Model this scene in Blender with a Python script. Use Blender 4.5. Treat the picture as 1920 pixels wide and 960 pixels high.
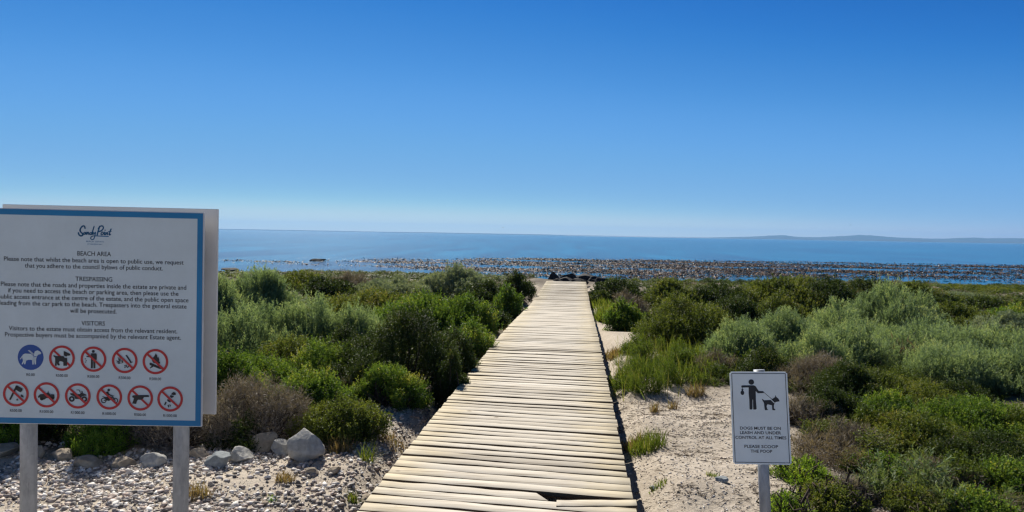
import bpy, bmesh, math, random
import numpy as np
from mathutils import Vector, Matrix, Euler, noise as mnoise

for o in list(bpy.data.objects): bpy.data.objects.remove(o)
sc = bpy.context.scene
COL = sc.collection
RAD = math.radians

# ------------------------------------------------------------------ camera
CAMZ = 1.75; FPX = 1300.0; PITCH = RAD(1.784); ROLL = RAD(1.0)
cam = bpy.data.cameras.new('camera'); cam.sensor_width = 36.0
cam.lens = 36.0 * FPX / 1920.0; cam.clip_start = 0.05; cam.clip_end = 40000
camo = bpy.data.objects.new('camera', cam); COL.objects.link(camo)
CM = Matrix.Translation((0, 0, CAMZ)) @ Euler((math.pi/2 - PITCH, 0, 0)).to_matrix().to_4x4() @ Matrix.Rotation(ROLL, 4, 'Z')
camo.matrix_world = CM; sc.camera = camo
_RX, _UX, _FX = CM.col[0].xyz, CM.col[1].xyz, -CM.col[2].xyz
def ray(px, py): return _FX + _RX*((px-960)/FPX) - _UX*((py-480)/FPX)
def at(px, py, depth):
    r = ray(px, py); return Vector((0, 0, CAMZ)) + r*(depth/r.y)

# ------------------------------------------------------------------ sky, sun, exposure
SUN_AZ, SUN_EL = RAD(-17), RAD(41)
w = bpy.data.worlds.new('World'); sc.world = w; w.use_nodes = True
nt = w.node_tree; nt.nodes.clear()
sky = nt.nodes.new('ShaderNodeTexSky'); sky.sky_type = 'NISHITA'; sky.sun_disc = False
sky.sun_elevation = SUN_EL; sky.sun_rotation = SUN_AZ; sky.altitude = 2500
sky.air_density = 0.7; sky.dust_density = 0.0; sky.ozone_density = 10.0
def _scale(f):
    d = nt.nodes.new('ShaderNodeVectorMath'); d.operation = 'SCALE'; d.inputs['Scale'].default_value = f; return d
k0, k1 = _scale(0.10), _scale(10.0)
hs = nt.nodes.new('ShaderNodeRGBCurve')            # deep blue clear-sky response, per channel
for ch, pts in ((0, [(0.05, 0.006), (0.07, 0.016), (0.094, 0.055), (0.124, 0.108), (0.276, 0.25), (0.435, 0.56), (0.55, 0.65), (1, 0.85)]),
                (1, [(0.12, 0.075), (0.169, 0.155), (0.226, 0.255), (0.296, 0.345), (0.526, 0.47), (0.763, 0.715), (1, 0.79)]),
                (2, [(0.32, 0.26), (0.40, 0.43), (0.44, 0.53), (0.58, 0.67), (0.72, 0.755), (0.87, 0.755), (1, 0.755)])):
    cv = hs.mapping.curves[ch]
    cv.points[0].location = (0, 0); cv.points[1].location = pts[-1]
    for p in pts[:-1]: cv.points.new(*p)
hs.mapping.extend = 'HORIZONTAL'; hs.mapping.update()
bg = nt.nodes.new('ShaderNodeBackground'); bg.inputs['Strength'].default_value = 0.075
wo = nt.nodes.new('ShaderNodeOutputWorld')
nt.links.new(sky.outputs[0], k0.inputs[0]); nt.links.new(k0.outputs[0], hs.inputs['Color']); nt.links.new(hs.outputs[0], k1.inputs[0]); nt.links.new(k1.outputs[0], bg.inputs[0]); nt.links.new(bg.outputs[0], wo.inputs[0])
sl = bpy.data.lights.new('sun', 'SUN'); sl.energy = 5.0; sl.angle = RAD(0.53); sl.color = (1.0, 0.94, 0.84)
so = bpy.data.objects.new('sun', sl); COL.objects.link(so)
SUND = Vector((math.sin(SUN_AZ)*math.cos(SUN_EL), math.cos(SUN_AZ)*math.cos(SUN_EL), math.sin(SUN_EL)))
so.rotation_euler = SUND.to_track_quat('Z', 'Y').to_euler(); so.location = (0, 0, 50)
vs = sc.view_settings
vs.view_transform = 'Standard'; vs.look = 'None'; vs.exposure = 0.45; vs.gamma = 1.0; vs.use_curve_mapping = False
cy = sc.cycles
cy.use_denoising = True; cy.denoiser = 'OPENIMAGEDENOISE'; cy.denoising_input_passes = 'RGB_ALBEDO_NORMAL'; cy.denoising_prefilter = 'ACCURATE'; cy.filter_width = 1.35
cy.max_bounces = 6; cy.diffuse_bounces = 3; cy.glossy_bounces = 2
cy.transmission_bounces = 3; cy.volume_bounces = 0; cy.sample_clamp_indirect = 2.0; cy.sample_clamp_direct = 12.0
cy.use_adaptive_sampling = False
sc.render.engine = 'CYCLES'

# ------------------------------------------------------------------ helpers
def link(o, parent=None):
    COL.objects.link(o)
    if parent is not None: o.parent = parent
    return o
def tag(o, label=None, cat=None, group=None, kind=None):
    if label: o['label'] = label
    if cat: o['category'] = cat
    if group: o['group'] = group
    if kind: o['kind'] = kind
    return o
def empty(name, loc, rot=(0, 0, 0)):
    o = bpy.data.objects.new(name, None); o.location = loc; o.rotation_euler = rot
    o.empty_display_size = 0.1; return link(o)
def mesh_np(name, V, faces, mats, parent=None, tint=None, smooth=False, mat_idx=None):
    """V (n,3); faces (m,k) int array of equal-size faces"""
    V = np.asarray(V, np.float32); faces = np.asarray(faces, np.int32)
    me = bpy.data.meshes.new(name); m, k = faces.shape
    me.vertices.add(len(V)); me.vertices.foreach_set('co', V.ravel())
    me.loops.add(m*k); me.loops.foreach_set('vertex_index', faces.ravel())
    me.polygons.add(m)
    me.polygons.foreach_set('loop_start', np.arange(0, m*k, k, dtype=np.int32))
    me.polygons.foreach_set('loop_total', np.full(m, k, np.int32))
    if smooth: me.polygons.foreach_set('use_smooth', np.ones(m, bool))
    for mt in (mats if isinstance(mats, (list, tuple)) else [mats]): me.materials.append(mt)
    if mat_idx is not None: me.polygons.foreach_set('material_index', np.asarray(mat_idx, np.int32))
    if tint is not None:
        a = me.attributes.new('tint', 'FLOAT', 'POINT'); a.data.foreach_set('value', np.asarray(tint, np.float32))
    me.update(calc_edges=True); me.validate()
    return link(bpy.data.objects.new(name, me), parent)
def mesh_bm(name, bm, mats, parent=None, smooth=False):
    me = bpy.data.meshes.new(name); bm.normal_update(); bm.to_mesh(me); bm.free()
    for mt in (mats if isinstance(mats, (list, tuple)) else [mats]): me.materials.append(mt)
    if smooth:
        for p in me.polygons: p.use_smooth = True
    return link(bpy.data.objects.new(name, me), parent)
def bm_box(bm, c, s, rot=None, mi=0):
    r = bmesh.ops.create_cube(bm, size=1.0)
    M = Matrix.Translation(c) @ ((rot or Matrix.Identity(3)).to_4x4()) @ Matrix.Diagonal((s[0], s[1], s[2], 1))
    bmesh.ops.transform(bm, matrix=M, verts=r['verts'])
    for f in set(f for v in r['verts'] for f in v.link_faces): f.material_index = mi
    return r['verts']
def bm_cyl(bm, p, q, r0, r1=None, n=20, mi=0):
    p, q = Vector(p), Vector(q); d = q-p
    r = bmesh.ops.create_cone(bm, cap_ends=True, segments=n, radius1=r0, radius2=r0 if r1 is None else r1, depth=d.length)
    M = Matrix.Translation((p+q)/2) @ d.to_track_quat('Z', 'Y').to_matrix().to_4x4()
    bmesh.ops.transform(bm, matrix=M, verts=r['verts'])
    for f in set(f for v in r['verts'] for f in v.link_faces): f.material_index = mi
    return r['verts']

# ------------------------------------------------------------------ materials
class N:
    def __init__(s, name):
        s.m = bpy.data.materials.new(name); s.m.use_nodes = True; s.t = s.m.node_tree; s.t.nodes.clear()
        s.out = s.t.nodes.new('ShaderNodeOutputMaterial')
    def n(s, ty, ins=None, **kw):
        d = s.t.nodes.new(ty)
        for k, v in kw.items(): setattr(d, k, v)
        for k, v in (ins or {}).items():
            if isinstance(v, bpy.types.NodeSocket): s.t.links.new(v, d.inputs[k])
            else: d.inputs[k].default_value = v
        return d
    def ramp(s, fac, stops, interp='LINEAR'):
        d = s.t.nodes.new('ShaderNodeValToRGB'); d.color_ramp.interpolation = interp
        e = d.color_ramp.elements
        while len(e) < len(stops): e.new(0.5)
        for i, (p, c) in enumerate(stops): e[i].position = p; e[i].color = (*c, 1) if len(c) == 3 else c
        s.t.links.new(fac, d.inputs[0]); return d.outputs[0]
    def mix(s, fac, a, b, blend='MIX'):
        d = s.t.nodes.new('ShaderNodeMix'); d.data_type = 'RGBA'; d.blend_type = blend
        for k, v in ((0, fac), (6, a), (7, b)):
            if isinstance(v, bpy.types.NodeSocket): s.t.links.new(v, d.inputs[k])
            else: d.inputs[k].default_value = v if k == 0 else ((*v, 1) if len(v) == 3 else v)
        return d.outputs[2]
    def noise(s, vec, scale, detail=3, rough=0.55, dist=0.0):
        return s.n('ShaderNodeTexNoise', {'Vector': vec, 'Scale': scale, 'Detail': detail, 'Roughness': rough, 'Distortion': dist}).outputs[0]
    def math(s, op, a, b=0.0):
        return s.n('ShaderNodeMath', {0: a, 1: b}, operation=op).outputs[0]
    def coord(s, what='Object'): return s.n('ShaderNodeTexCoord').outputs[what]
    def mapping(s, vec, scale=(1, 1, 1), rot=(0, 0, 0)):
        return s.n('ShaderNodeMapping', {'Vector': vec, 'Scale': scale, 'Rotation': rot}).outputs[0]
    def bump(s, h, strength=0.5, dist=0.02):
        return s.n('ShaderNodeBump', {'Height': h, 'Strength': strength, 'Distance': dist}).outputs[0]
    def bsdf(s, col, rough=0.6, spec=0.4, normal=None, metal=0.0, **ex):
        ins = {'Base Color': col if isinstance(col, bpy.types.NodeSocket) else (*col, 1), 'Roughness': rough, 'Specular IOR Level': spec, 'Metallic': metal}
        if normal is not None: ins['Normal'] = normal
        ins.update(ex)
        return s.n('ShaderNodeBsdfPrincipled', ins).outputs[0]
    def done(s, sh): s.t.links.new(sh, s.out.inputs[0]); return s.m
    def attr(s, name='tint'): return s.n('ShaderNodeAttribute', attribute_name=name).outputs['Fac']

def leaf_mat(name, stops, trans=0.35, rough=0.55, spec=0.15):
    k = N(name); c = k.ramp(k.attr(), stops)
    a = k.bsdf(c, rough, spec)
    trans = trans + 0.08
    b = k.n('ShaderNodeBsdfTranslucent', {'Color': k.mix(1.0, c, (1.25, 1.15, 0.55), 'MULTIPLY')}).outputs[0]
    m = k.n('ShaderNodeMixShader', {0: trans, 1: a, 2: b}).outputs[0]
    return k.done(m)
def tint_mat(name, stops, rough=0.8, spec=0.2, bscale=None, bstr=0.4):
    k = N(name); c = k.ramp(k.attr(), stops); nr = None
    if bscale:
        co = k.coord(); nz = k.noise(co, bscale, 4)
        c = k.mix(0.6, c, k.ramp(nz, [(0.3, (0.45, 0.45, 0.45)), (0.7, (1.3, 1.3, 1.3))]), 'MULTIPLY'); nr = k.bump(nz, bstr, 0.01)
    return k.done(k.bsdf(c, rough, spec, nr))
def plain_mat(name, col, rough=0.5, spec=0.4, vary=0.12, scale=9.0, metal=0.0, bstr=0.0):
    k = N(name); co = k.coord(); nz = k.noise(co, scale, 5)
    c = k.mix(1.0, col, k.ramp(nz, [(0.3, (1-vary,)*3), (0.7, (1+vary*0.4,)*3)]), 'MULTIPLY')
    return k.done(k.bsdf(c, rough, spec, k.bump(nz, bstr, 0.004) if bstr else None, metal))

M_FEATHER = leaf_mat('feathery_leaves', [(0, (0.087, 0.138, 0.092)), (0.45, (0.181, 0.268, 0.165)), (0.8, (0.268, 0.362, 0.201)), (1, (0.376, 0.434, 0.238))], 0.42)
M_SAGE = leaf_mat('sage_leaves', [(0, (0.099, 0.141, 0.104)), (0.5, (0.190, 0.248, 0.179)), (1, (0.314, 0.363, 0.244))], 0.3)
M_LEAFY = leaf_mat('leafy_leaves', [(0, (0.049, 0.100, 0.020)), (0.5, (0.100, 0.183, 0.033)), (0.85, (0.199, 0.283, 0.049)), (1, (0.332, 0.332, 0.084))], 0.4)
M_DARK = leaf_mat('dark_leaves', [(0, (0.023, 0.038, 0.011)), (0.6, (0.046, 0.076, 0.018)), (0.9, (0.095, 0.128, 0.031)), (1, (0.140, 0.128, 0.051))], 0.28)
M_OLIVE = leaf_mat('olive_leaves', [(0, (0.047, 0.072, 0.019)), (0.5, (0.100, 0.138, 0.029)), (0.85, (0.180, 0.213, 0.047)), (1, (0.234, 0.208, 0.078))], 0.38)
M_BRIGHT = leaf_mat('bright_leaves', [(0, (0.077, 0.154, 0.021)), (0.5, (0.161, 0.280, 0.035)), (1, (0.294, 0.392, 0.070))], 0.45)
M_TWIG = leaf_mat('dry_twigs', [(0, (0.10, 0.085, 0.075)), (0.5, (0.215, 0.182, 0.160)), (0.88, (0.34, 0.295, 0.255)), (1, (0.15, 0.16, 0.06))], 0.15)
M_BARK = plain_mat('shrub_bark', (0.085, 0.065, 0.05), 0.85, 0.2, 0.4, 40)
M_GRASS = leaf_mat('grass_blades', [(0, (0.060, 0.105, 0.018)), (0.6, (0.125, 0.180, 0.030)), (0.85, (0.200, 0.220, 0.060)), (1, (0.340, 0.280, 0.130))], 0.45)
M_STRAW = leaf_mat('dry_grass_blades', [(0, (0.160, 0.110, 0.060)), (0.6, (0.280, 0.210, 0.120)), (1, (0.200, 0.200, 0.060))], 0.3)
M_SCRUB = leaf_mat('scrub_leaves', [(0, (0.028, 0.044, 0.013)), (0.35, (0.070, 0.110, 0.023)), (0.6, (0.132, 0.163, 0.035)), (0.75, (0.167, 0.238, 0.114)), (0.88, (0.123, 0.101, 0.075)), (1, (0.185, 0.150, 0.119))], 0.34)
M_KELP = tint_mat('kelp_fronds', [(0, (0.010, 0.007, 0.005)), (0.5, (0.038, 0.022, 0.012)), (0.8, (0.13, 0.062, 0.024)), (0.95, (0.26, 0.125, 0.05)), (0.965, (0.36, 0.33, 0.30)), (1, (0.45, 0.43, 0.40))], 0.6, 0.12)  # palest stops paint sun glints onto a few fronds
M_PEBBLE = tint_mat('shell_gravel', [(0, (0.12, 0.11, 0.105)), (0.25, (0.30, 0.275, 0.25)), (0.45, (0.46, 0.36, 0.30)), (0.7, (0.58, 0.54, 0.50)), (1, (0.80, 0.77, 0.72))], 0.7, 0.3)
M_LITTER = tint_mat('dry_litter', [(0, (0.035, 0.026, 0.02)), (0.6, (0.10, 0.075, 0.055)), (1, (0.26, 0.2, 0.14))], 0.85)

def rock_mat(name, c0, c1, lich=(0.3, 0.28, 0.2), sc_=5.0, lichen=0.25):
    k = N(name); co = k.coord()
    a = k.noise(co, sc_, 6, 0.62); b = k.noise(co, sc_*7, 5, 0.6); v = k.noise(k.mapping(co, (1, 1, 3), (0.5, 0.3, 0)), sc_*2.2, 4, 0.7, 0.8)
    c = k.ramp(a, [(0.3, c0), (0.68, c1)])
    c = k.mix(0.5, c, k.ramp(b, [(0.3, (0.55, 0.55, 0.55)), (0.7, (1.25, 1.25, 1.25))]), 'MULTIPLY')
    c = k.mix(k.ramp(v, [(0.62, (0, 0, 0)), (0.72, (lichen,)*3)]), c, lich)
    h = k.math('ADD', k.math('MULTIPLY', a, 1.0), k.math('MULTIPLY', b, 0.35))
    return k.done(k.bsdf(c, 0.85, 0.25, k.bump(h, 0.7, 0.03)))
M_ROCK = rock_mat('grey_stone', (0.26, 0.255, 0.235), (0.50, 0.485, 0.45))
M_ROCKT = rock_mat('tan_stone', (0.26, 0.21, 0.155), (0.46, 0.385, 0.29))
M_ROCKB = rock_mat('bluish_stone', (0.17, 0.19, 0.20), (0.33, 0.36, 0.37), lichen=0.1)
M_ROCKD = rock_mat('wet_dark_rock', (0.012, 0.012, 0.013), (0.045, 0.042, 0.040), (0.12, 0.11, 0.09), 3.0, 0.35)

# galvanised steel
k = N('galvanised_steel'); co = k.coord()
v = k.n('ShaderNodeTexVoronoi', {'Vector': k.mapping(co, (1, 1, 0.6)), 'Scale': 55.0}).outputs['Color']
nz = k.noise(k.mapping(co, (1, 1, 0.25)), 22, 5, 0.7)
bwv = k.n('ShaderNodeRGBToBW', {0: v}).outputs[0]
c = k.mix(0.25, k.ramp(nz, [(0.3, (0.27, 0.29, 0.31)), (0.7, (0.47, 0.49, 0.51))]), k.ramp(bwv, [(0, (0.2,)*3), (1, (0.8,)*3)]), 'SOFT_LIGHT')
c = k.mix(k.ramp(k.noise(k.mapping(co, (1, 1, 0.12)), 60, 3, 0.6), [(0.66, (0, 0, 0)), (0.74, (0.55,)*3)]), c, (0.13, 0.12, 0.11))
M_STEEL = k.done(k.bsdf(c, 0.55, 0.5, k.bump(nz, 0.12, 0.003), 0.35))
# sign surfaces
k = N('sign_white'); co = k.coord(); nz = k.noise(co, 3.0, 6, 0.7); n2 = k.noise(k.mapping(co, (1, 1, 0.2)), 30, 3)
c = k.mix(1.0, (0.60, 0.69, 0.73), k.ramp(nz, [(0.3, (0.90, 0.90, 0.89)), (0.65, (1.02, 1.02, 1.02))]), 'MULTIPLY')
c = k.mix(k.ramp(n2, [(0.72, (0, 0, 0)), (0.85, (0.2,)*3)]), c, (0.5, 0.47, 0.42))
M_WHITE = k.done(k.bsdf(c, 0.4, 0.4))
M_WHITE2 = plain_mat('sign_white_clean', (0.78, 0.85, 0.86), 0.4, 0.4, 0.10, 5)
M_BLUE = plain_mat('sign_blue', (0.008, 0.19, 0.42), 0.42, 0.4, 0.12, 4)
M_DISC = plain_mat('disc_blue', (0.012, 0.075, 0.33), 0.42, 0.4, 0.1, 4)
M_INK = plain_mat('sign_ink', (0.028, 0.028, 0.032), 0.45, 0.3, 0.1, 8)
M_RED = plain_mat('sign_red', (0.50, 0.025, 0.03), 0.42, 0.4, 0.1, 6)
M_LOGO = plain_mat('logo_blue', (0.02, 0.17, 0.37), 0.42, 0.4, 0.1, 6)
M_ALU = plain_mat('grey_panel_back', (0.74, 0.72, 0.69), 0.5, 0.4, 0.1, 3)
M_EDGE = plain_mat('panel_edge', (0.62, 0.63, 0.64), 0.4, 0.5, 0.1, 10)
# decking
k = N('weathered_decking'); co = k.n('ShaderNodeAttribute', attribute_name='uvw').outputs['Vector']
t = k.attr(); sep = k.n('ShaderNodeSeparateXYZ', {0: co})
gr = k.noise(k.mapping(co, (1.6, 26, 26)), 1.6, 6, 0.65, 0.6)
fine = k.noise(k.mapping(co, (3, 150, 150)), 1.5, 3, 0.6); crk = k.noise(k.mapping(co, (1.1, 48, 48)), 1.3, 2, 0.5, 0.3)
blot = k.noise(co, 2.6, 5, 0.6)
c = k.ramp(t, [(0, (0.41, 0.365, 0.295)), (0.4, (0.58, 0.525, 0.435)), (0.75, (0.66, 0.605, 0.51)), (1, (0.74, 0.69, 0.60))])
edge = k.math('ABSOLUTE', sep.outputs[0])
eg = k.ramp(k.math('ADD', edge, k.math('MULTIPLY', k.math('SUBTRACT', blot, 0.5), 0.5)), [(0.36, (0, 0, 0)), (0.66, (1, 1, 1))])
c = k.mix(k.math('MULTIPLY', eg, 0.75), c, (0.60, 0.51, 0.33))
c = k.mix(0.9, c, k.ramp(gr, [(0.28, (0.50, 0.46, 0.40)), (0.42, (0.84, 0.82, 0.78)), (0.6, (1.06, 1.06, 1.06))]), 'MULTIPLY')
c = k.mix(0.35, c, k.ramp(fine, [(0.3, (0.6, 0.58, 0.55)), (0.7, (1.15, 1.15, 1.15))]), 'MULTIPLY')
c = k.mix(k.ramp(blot, [(0.35, (0.45,)*3), (0.6, (0, 0, 0))]), c, (0.46, 0.42, 0.35))
c = k.mix(k.ramp(crk, [(0.30, (0.8,)*3), (0.36, (0, 0, 0))]), c, (0.23, 0.175, 0.115))
kn = k.n('ShaderNodeTexVoronoi', {'Vector': k.mapping(co, (3.4, 7.0, 7.0)), 'Scale': 1.0}).outputs['Distance']
c = k.mix(k.ramp(kn, [(0.055, (0.8,)*3), (0.09, (0, 0, 0))]), c, (0.10, 0.065, 0.035))
h = k.math('ADD', gr, k.math('MULTIPLY', fine, 0.5))
M_DECK = k.done(k.bsdf(c, 0.75, 0.2, k.bump(h, 0.35, 0.004)))
M_DECKEDGE = plain_mat('gap_shade_plank_edges', (0.17, 0.12, 0.07), 0.9, 0.1, 0.4, 12)  # plank sides coloured dark to deepen the shade in the gaps
M_BEAM = plain_mat('beam_timber', (0.20, 0.155, 0.095), 0.85, 0.2, 0.4, 8)
# sand
k = N('pale_sand'); co = k.coord()
n1 = k.noise(co, 1.3, 5, 0.6); n2 = k.noise(co, 14, 5, 0.7); n3 = k.noise(co, 120, 3, 0.7)
vd = k.n('ShaderNodeTexVoronoi', {'Vector': co, 'Scale': 60.0, 'Randomness': 1.0})
c = k.ramp(n1, [(0.3, (0.46, 0.40, 0.325)), (0.7, (0.60, 0.53, 0.44))])
c = k.mix(0.6, c, k.ramp(n2, [(0.3, (0.62, 0.60, 0.57)), (0.65, (1.12, 1.12, 1.12))]), 'MULTIPLY')
c = k.mix(0.5, c, k.ramp(n3, [(0.3, (0.55, 0.53, 0.5)), (0.7, (1.3, 1.3, 1.3))]), 'MULTIPLY')
sp = k.math('MULTIPLY', k.ramp(vd.outputs['Distance'], [(0.16, (1, 1, 1)), (0.24, (0, 0, 0))]), k.ramp(n2, [(0.5, (0, 0, 0)), (0.6, (1, 1, 1))]))
c = k.mix(k.math('MULTIPLY', sp, 0.7), c, k.mix(0.7, vd.outputs['Color'], (0.55, 0.5, 0.45)))
# soil under vegetation: an organic, litter-strewn ground
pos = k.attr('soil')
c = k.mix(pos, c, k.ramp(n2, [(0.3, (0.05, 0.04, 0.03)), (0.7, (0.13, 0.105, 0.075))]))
h = k.math('ADD', k.math('MULTIPLY', n2, 1.0), k.math('MULTIPLY', n3, 0.25))
M_SAND = k.done(k.bsdf(c, 0.95, 0.1, k.bump(h, 0.9, 0.025)))
# sea
k = N('sea_water'); co = k.coord()
w1 = k.noise(k.mapping(co, (0.10, 0.22, 1), (0, 0, 0.25)), 1.0, 4, 0.6, 0.4)
w2 = k.noise(k.mapping(co, (0.55, 1.1, 1), (0, 0, -0.2)), 1.0, 4, 0.65, 0.6)
w3 = k.noise(k.mapping(co, (3.0, 4.6, 1), (0, 0, 0.4)), 1.0, 3, 0.6)
h = k.math('ADD', k.math('ADD', k.math('MULTIPLY', w1, 1.6), k.math('MULTIPLY', w2, 0.55)), k.math('MULTIPLY', w3, 0.10))
bp = k.bump(h, 0.6, 0.30)
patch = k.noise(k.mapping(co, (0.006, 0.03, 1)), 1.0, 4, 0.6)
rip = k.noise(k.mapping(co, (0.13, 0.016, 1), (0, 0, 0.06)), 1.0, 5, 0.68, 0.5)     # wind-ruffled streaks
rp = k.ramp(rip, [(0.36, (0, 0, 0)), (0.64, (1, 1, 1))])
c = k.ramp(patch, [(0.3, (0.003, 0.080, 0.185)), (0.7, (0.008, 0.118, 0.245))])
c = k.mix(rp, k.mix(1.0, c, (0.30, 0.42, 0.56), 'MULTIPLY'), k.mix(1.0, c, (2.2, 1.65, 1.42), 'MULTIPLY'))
bp = k.n('ShaderNodeBump', {'Height': h, 'Strength': k.math('ADD', 0.3, k.math('MULTIPLY', rip, 0.6)), 'Distance': 0.30}).outputs[0]
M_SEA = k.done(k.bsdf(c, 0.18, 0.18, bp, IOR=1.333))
# far hills
k = N('far_hills'); co = k.coord(); nz = k.noise(co, 0.002, 5, 0.6)
M_HILL = k.done(k.bsdf(k.ramp(nz, [(0.35, (0.035, 0.058, 0.065)), (0.65, (0.07, 0.085, 0.09))]), 0.95, 0.1))
M_BEACHFAR = plain_mat('far_beach_sand', (0.62, 0.58, 0.50), 0.9, 0.1, 0.2, 0.002)

# ------------------------------------------------------------------ ground
SEA_Z = -2.45
DK0 = Vector((-0.049, 3.78)); DKS = 0.0944
DANG = math.atan(DKS)
def deck_c(y): return DK0.x + (y-DK0.y)*DKS
def sstep(a, b, x):
    t = np.clip((np.asarray(x, float)-a)/(b-a), 0, 1); return t*t*(3-2*t)
def deck_z(y):
    y = float(y)
    return float(0.25 - 0.035*sstep(4, 9, y) - 0.03*sstep(9.5, 12, y) - 0.185*sstep(11.0, 18.0, y))
def deck_z_np(y): return 0.25 - 0.035*sstep(4, 9, y) - 0.03*sstep(9.5, 12, y) - 0.185*sstep(11.0, 18.0, y)
_rs = np.random.RandomState(5)
_K = [(_rs.uniform(-1, 1, 2)*s, _rs.uniform(0, 6.28), a) for s, a, n in ((0.35, 0.10, 4), (1.3, 0.030, 6), (4.0, 0.012, 8), (11.0, 0.006, 10)) for _ in range(n)]
def bumpf(x, y):
    r = 0
    for kv, ph, a in _K: r = r + a*np.sin(kv[0]*x + kv[1]*y + ph)
    return r
def g_np(x, y):
    x = np.asarray(x, float); y = np.asarray(y, float)
    z = -0.20*sstep(11.5, 16.5, y) - 0.10*sstep(20, 30, y) - 3.4*sstep(29, 72, y) - 0.6*sstep(72, 110, y)
    near = sstep(200, 30, np.hypot(x, y))
    z = z + 0.55*bumpf(x, y)*near
    d = x - deck_c(y)
    # left gravel apron sits higher; ground is scooped under and beside the deck
    z = z + 0.06*sstep(-0.9, -1.6, d)*sstep(8, 6, y) 
    sc_ = sstep(1.15, 0.80, np.abs(d))*sstep(28.5, 27.5, y)
    tgt = deck_z_np(y) - 0.34
    z = z*(1-sc_) + np.minimum(z, tgt)*sc_
    return z
def g(x, y): return float(g_np(np.array([x]), np.array([y]))[0])
def axis(a, b, lo, hi, step, n_out, pw):
    fine = np.arange(lo, hi+1e-6, step)
    L = lo - (np.linspace(0, 1, n_out)[1:]**pw)*(lo-a); R = hi + (np.linspace(0, 1, n_out)[1:]**pw)*(b-hi)
    return np.concatenate([L[::-1], fine, R])
gx = axis(-400, 400, -4.5, 4.0, 0.04, 60, 2.6); gy = axis(-120, 112, 2.2, 11.0, 0.045, 50, 1.9)
GX, GY = np.meshgrid(gx, gy); GZ = g_np(GX, GY)
V = np.stack([GX.ravel(), GY.ravel(), GZ.ravel()], 1); nx, ny = len(gx), len(gy)
ii = (np.arange(ny-1)[:, None]*nx + np.arange(nx-1)[None, :]).ravel()
F = np.stack([ii, ii+1, ii+nx+1, ii+nx], 1)
ground = mesh_np('ground', V, F, M_SAND, smooth=True); tag(ground, 'pale shell sand and gravel ground of the dunes', kind='structure')
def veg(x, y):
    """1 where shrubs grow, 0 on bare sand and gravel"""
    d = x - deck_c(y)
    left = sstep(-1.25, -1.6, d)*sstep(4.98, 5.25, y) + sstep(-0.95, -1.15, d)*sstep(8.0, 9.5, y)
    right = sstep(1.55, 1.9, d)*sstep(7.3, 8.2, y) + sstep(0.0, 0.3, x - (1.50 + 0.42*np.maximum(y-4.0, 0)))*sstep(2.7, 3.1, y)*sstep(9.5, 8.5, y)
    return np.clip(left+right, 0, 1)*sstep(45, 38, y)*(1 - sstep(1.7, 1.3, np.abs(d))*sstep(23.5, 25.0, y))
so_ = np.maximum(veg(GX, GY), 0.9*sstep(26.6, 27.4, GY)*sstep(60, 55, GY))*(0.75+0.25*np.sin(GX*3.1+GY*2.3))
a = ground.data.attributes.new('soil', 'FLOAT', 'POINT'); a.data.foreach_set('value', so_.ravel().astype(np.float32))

# ------------------------------------------------------------------ sea and far coast
sea = mesh_np('sea', [(-11000, 40, SEA_Z), (11000, 40, SEA_Z), (11000, 10500, SEA_Z), (-11000, 10500, SEA_Z)], [(0, 1, 2, 3)], M_SEA)
tag(sea, 'blue open sea with glittering ripples', kind='structure')
def ridge(name, D, prof, depth, mat, seed, rough=3.0):
    """long land mass: profile (px, height px above the horizon) at distance D, with real depth behind its front"""
    rnd = np.random.RandomState(seed); px = np.linspace(prof[0][0], prof[-1][0], 220)
    hh = np.interp(px, [p[0] for p in prof], [p[1] for p in prof])
    hh = hh*(1 + 0.10*np.interp(np.arange(220), np.arange(0, 230, 6), rnd.uniform(-1, 1, 39)))*D/FPX*0.78
    X = (px-960)/FPX*D; rows = 9; VV = []
    for r in range(rows):
        t = r/(rows-1); pz = math.sin(math.pi*min(t*1.25, 1))**0.8 if t < 0.8 else 0
        VV.append(np.stack([X, np.full(220, D + (t-0.4)*depth), SEA_Z - 1 + (hh+1)*pz*(1 + 0.05*rnd.uniform(-1, 1, 220))], 1))
    VV = np.concatenate(VV); i = (np.arange(rows-1)[:, None]*220 + np.arange(219)[None]).ravel()
    o = mesh_np(name, VV, np.stack([i, i+1, i+221, i+220], 1), mat, smooth=True); return o
h1 = ridge('hills', 9300, [(1020, 0), (1150, 1.0), (1250, 1.6), (1330, 2.0), (1400, 5.0), (1440, 8.5), (1465, 10.5), (1490, 7.0), (1540, 7.0), (1570, 10.5), (1605, 14.5), (1640, 12.5), (1690, 9.0), (1740, 8.5), (1790, 11.0), (1815, 12.5), (1850, 10.5), (1890, 12.5), (1930, 14.0), (2100, 12), (2500, 14)], 900, M_HILL, 1)
tag(h1, 'hazy blue hills across the bay', kind='structure')
h2 = ridge('headland', 8200, [(1280, 0.0), (1400, 1.2), (1600, 2.2), (1680, 6.0), (1720, 6.0), (1760, 2.6), (1850, 4.0), (1920, 4.5), (2100, 6), (2500, 6)], 500, M_HILL, 2)
tag(h2, 'low hazy headland in front of the hills', kind='structure')
h3 = ridge('coastline', 9000, [(-300, 0.8), (300, 1.6), (500, 2.2), (700, 1.8), (850, 2.4), (1000, 2.0), (1050, 1.6), (1200, 1.4), (1300, 0.6)], 300, M_HILL, 3)
tag(h3, 'thin far coastline on the horizon', kind='structure')
h4 = ridge('far_beach', 8600, [(1060, 0.3), (1150, 0.9), (1300, 1.2), (1420, 0.9), (1560, 0.4), (1660, 0.8), (1700, 0.2)], 60, M_BEACHFAR, 4)
tag(h4, 'white far beach strip below the hills', kind='structure')

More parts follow.
